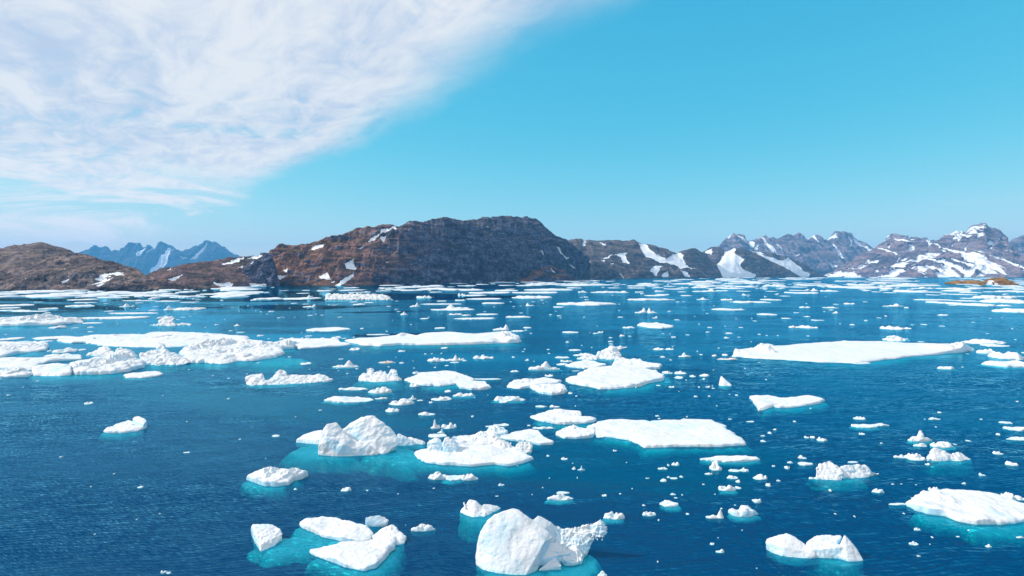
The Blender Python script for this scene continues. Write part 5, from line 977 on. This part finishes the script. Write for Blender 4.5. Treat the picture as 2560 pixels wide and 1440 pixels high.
used_names = {}
def words_for(q):
    w, h = q[1] - q[0], q[3] - q[2]
    asp = w / h
    size = 'big' if w > 70 else 'fair-sized' if w > 34 else 'small' if w > 14 else 'tiny'
    if q[4] == 'o': return size + ' orange-stained'
    if q[4] == 'f': return size + (' thin flat' if asp > 7 else ' flat')
    if q[4] == 's': return size + ' peaked'
    return size + (' long lumpy' if asp > 5 else ' lumpy' if asp > 2.2 else ' squat rounded')
def near(q, k=0):
    cx, cy = (q[0] + q[1]) / 2, (q[2] + q[3]) / 2
    best = []
    for L in LAND:
        dx = max(0, abs(cx - L[0]) - L[3]) ; dy = max(0, abs(cy - L[1]) - L[4])
        best.append((math.hypot(dx * 0.8, dy * 3.0), L))
    best.sort(key=lambda b: b[0]); L = best[k][1]
    ex = (cx - L[0]) / (L[3] + 8); ey = (cy - L[1]) / (L[4] + 5)
    if abs(ex) < 1.0 or abs(ey) > abs(ex) * 1.3:
        rel = 'beyond' if ey < 0 else 'in front of'
    else:
        rel = 'left of' if ex < 0 else 'right of'
    return rel, L[2], best[k][0]
descs = []
for q in singles:
    rel, ph, dist = near(q)
    noun = 'floe' if q[4] == 'f' or (q[4] == 'o' and q[1] - q[0] > 30) else 'ice chunk'
    descs.append([words_for(q), noun, rel, ph, dist])
groups = {}
for i, d in enumerate(descs): groups.setdefault((d[0], d[1], d[2], d[3]), []).append(i)
ORD = ['nearest it', 'second nearest it', 'third nearest it', 'fourth nearest it', 'fifth nearest it', 'sixth nearest it', 'seventh nearest it', 'eighth nearest it', 'ninth nearest it', 'tenth nearest it', 'eleventh nearest it', 'twelfth nearest it']
labels = {}
for key, idx in groups.items():
    idx.sort(key=lambda i: descs[i][4] + 0.001 * singles[i][0])
    for n, i in enumerate(idx):
        s = '%s %s %s %s' % key
        if len(idx) > 1: s += ', ' + (ORD[n] if n < len(ORD) else ORD[-1])
        labels[i] = s
for i, q in enumerate(singles):
    x0, x1, yt, yb, kd, pk = q
    seed = 100 + i * 13
    kk = 'l' if kd == 'o' else kd
    V, Fq, c, fp = bit_geom(x0, x1, yt, yb, kk, seed, pk)
    wpx = x1 - x0
    sub = None
    if wpx > 44 and yb > 900 and rng.random() < 0.45:
        sub = sub_geom(c, *fp, 1.10 + 0.12 * rng.random(), 0.10, 0.4, seed, (rng.uniform(-.25, .25), -0.35))
    nm, cat = ('ice_floe', 'ice floe') if kd == 'f' else ('ice_chunk', 'ice chunk')
    o = put_piece(nm, labels[i], cat, 'ice floes drifting on the fjord' if kd == 'f' else 'loose ice chunks on the fjord', V, Fq, c, M_dirty if kd == 'o' else M_ice, sub)

# ---- brash: crumbs of ice too many to count, one object
Vs = []; Fs = []; off = 0
def crumb(x0, x1, yt, yb, kd, seed, pk=0.5, nth=8):
    global off
    V, Fq, c, fp = bit_geom(x0, x1, yt, yb, kd, seed, pk, nth=nth)
    Vs.append(V); Fs.append(Fq + off); off += len(V)
for i, q in enumerate(rest): crumb(q[0], q[1], q[2], q[3], 'l' if q[4] == 'o' else q[4], 9000 + i, q[5], 10)
rs = np.random.RandomState(5)
def scatter(n, xa, xb, ya, yb, w0, w1, h0, h1, pl=0.4, bias=1.0, shore=None):
    for k in range(n):
        x = rs.uniform(xa, xb); y = ya + (yb - ya) * rs.rand() ** bias
        if shore is not None and y < np.interp(x, *zip(*shore)) + 0.7: continue
        if vnoise(np.array([x / 130.0]), (y - 600) / (6 + 0.06 * (y - 690)), 0.5, 77)[0] < rs.uniform(-0.5, 0.7): continue
        w_ = w0 * (w1 / w0) ** (rs.rand() ** 1.4); h_ = rs.uniform(h0, h1) * (1 + 0.02 * w_)
        crumb(x - w_ / 2, x + w_ / 2, y - h_, y, 'l' if rs.rand() < pl else 'f', 20000 + off % 60000, nth=8 if w_ < 25 else 12)
SH = [(-50, 727), (400, 726), (560, 719), (860, 715), (1000, 713), (1180, 706.5), (1300, 703.5), (1460, 699.5), (1600, 697), (1760, 694.5), (2070, 693), (2300, 694), (2600, 696)]
scatter(460, 1500, 2620, 693.5, 712, 10, 90, 0.9, 2.6, 0.3, 1.1, SH)
scatter(300, 1500, 2620, 710, 724, 8, 60, 1.5, 3.4, 0.35, 1.1, SH)
scatter(180, 1180, 1560, 699, 716, 8, 70, 1.0, 2.6, 0.3, 1.0, SH)
scatter(190, 560, 1200, 708, 728, 8, 90, 1.2, 3.0, 0.3, 1.0, SH)
scatter(240, -40, 620, 722, 744, 10, 110, 1.4, 3.6, 0.3, 1.0, SH)
scatter(90, 2150, 2600, 716, 732, 10, 80, 2, 5, 0.5, 1.0)
scatter(130, 0, 2560, 735, 800, 3, 12, 1.2, 2.6, 0.5, 1.0)
scatter(160, 0, 2560, 790, 950, 2.5, 9, 1.6, 3.5, 0.6, 1.0)
scatter(110, 1150, 2560, 950, 1240, 2.5, 8, 2.2, 5, 0.7, 1.0)
scatter(60, 1500, 2560, 1200, 1430, 3, 9, 2.5, 6, 0.7, 1.0)
scatter(25, 0, 1150, 950, 1400, 2.5, 7, 2.2, 5, 0.7, 1.0)
o = link('brash_ice', mk_mesh('brash_ice', np.concatenate(Vs), np.concatenate(Fs)), M_ice)
tag(o, 'countless crumbs of brash ice strewn over the water', 'brash ice', kind='stuff')

# ---- the air between here and the far mountains
B = [(-24000, -220, -16), (24000, -220, -16), (24000, 13200, -16), (-24000, 13200, -16)]
V = B + [(a, b, 690) for a, b, c in B]
me = mk_mesh('haze', V, [[0, 3, 2, 1], [4, 5, 6, 7], [0, 1, 5, 4], [1, 2, 6, 5], [2, 3, 7, 6], [3, 0, 4, 7]], False)
m, t, out = new_mat('haze_air')
pv = t.node('ShaderNodeVolumePrincipled'); pv.inputs['Color'].default_value = (0.16, 0.58, 1.0, 1); pv.inputs['Density'].default_value = 6.5e-5
pv.inputs['Anisotropy'].default_value = 0.0
t.l.new(pv.outputs[0], out.inputs[1])
tag(link('haze', me, m), kind='stuff')

sc.render.engine = 'CYCLES'
sc.cycles.max_bounces = 6; sc.cycles.transparent_max_bounces = 6; sc.cycles.volume_bounces = 1
sc.cycles.use_denoising = True
sc.cycles.caustics_reflective = False; sc.cycles.caustics_refractive = False
sc.view_settings.view_transform = 'Standard'; sc.view_settings.look = 'None'; sc.view_settings.gamma = 1; sc.view_settings.exposure = 0.10
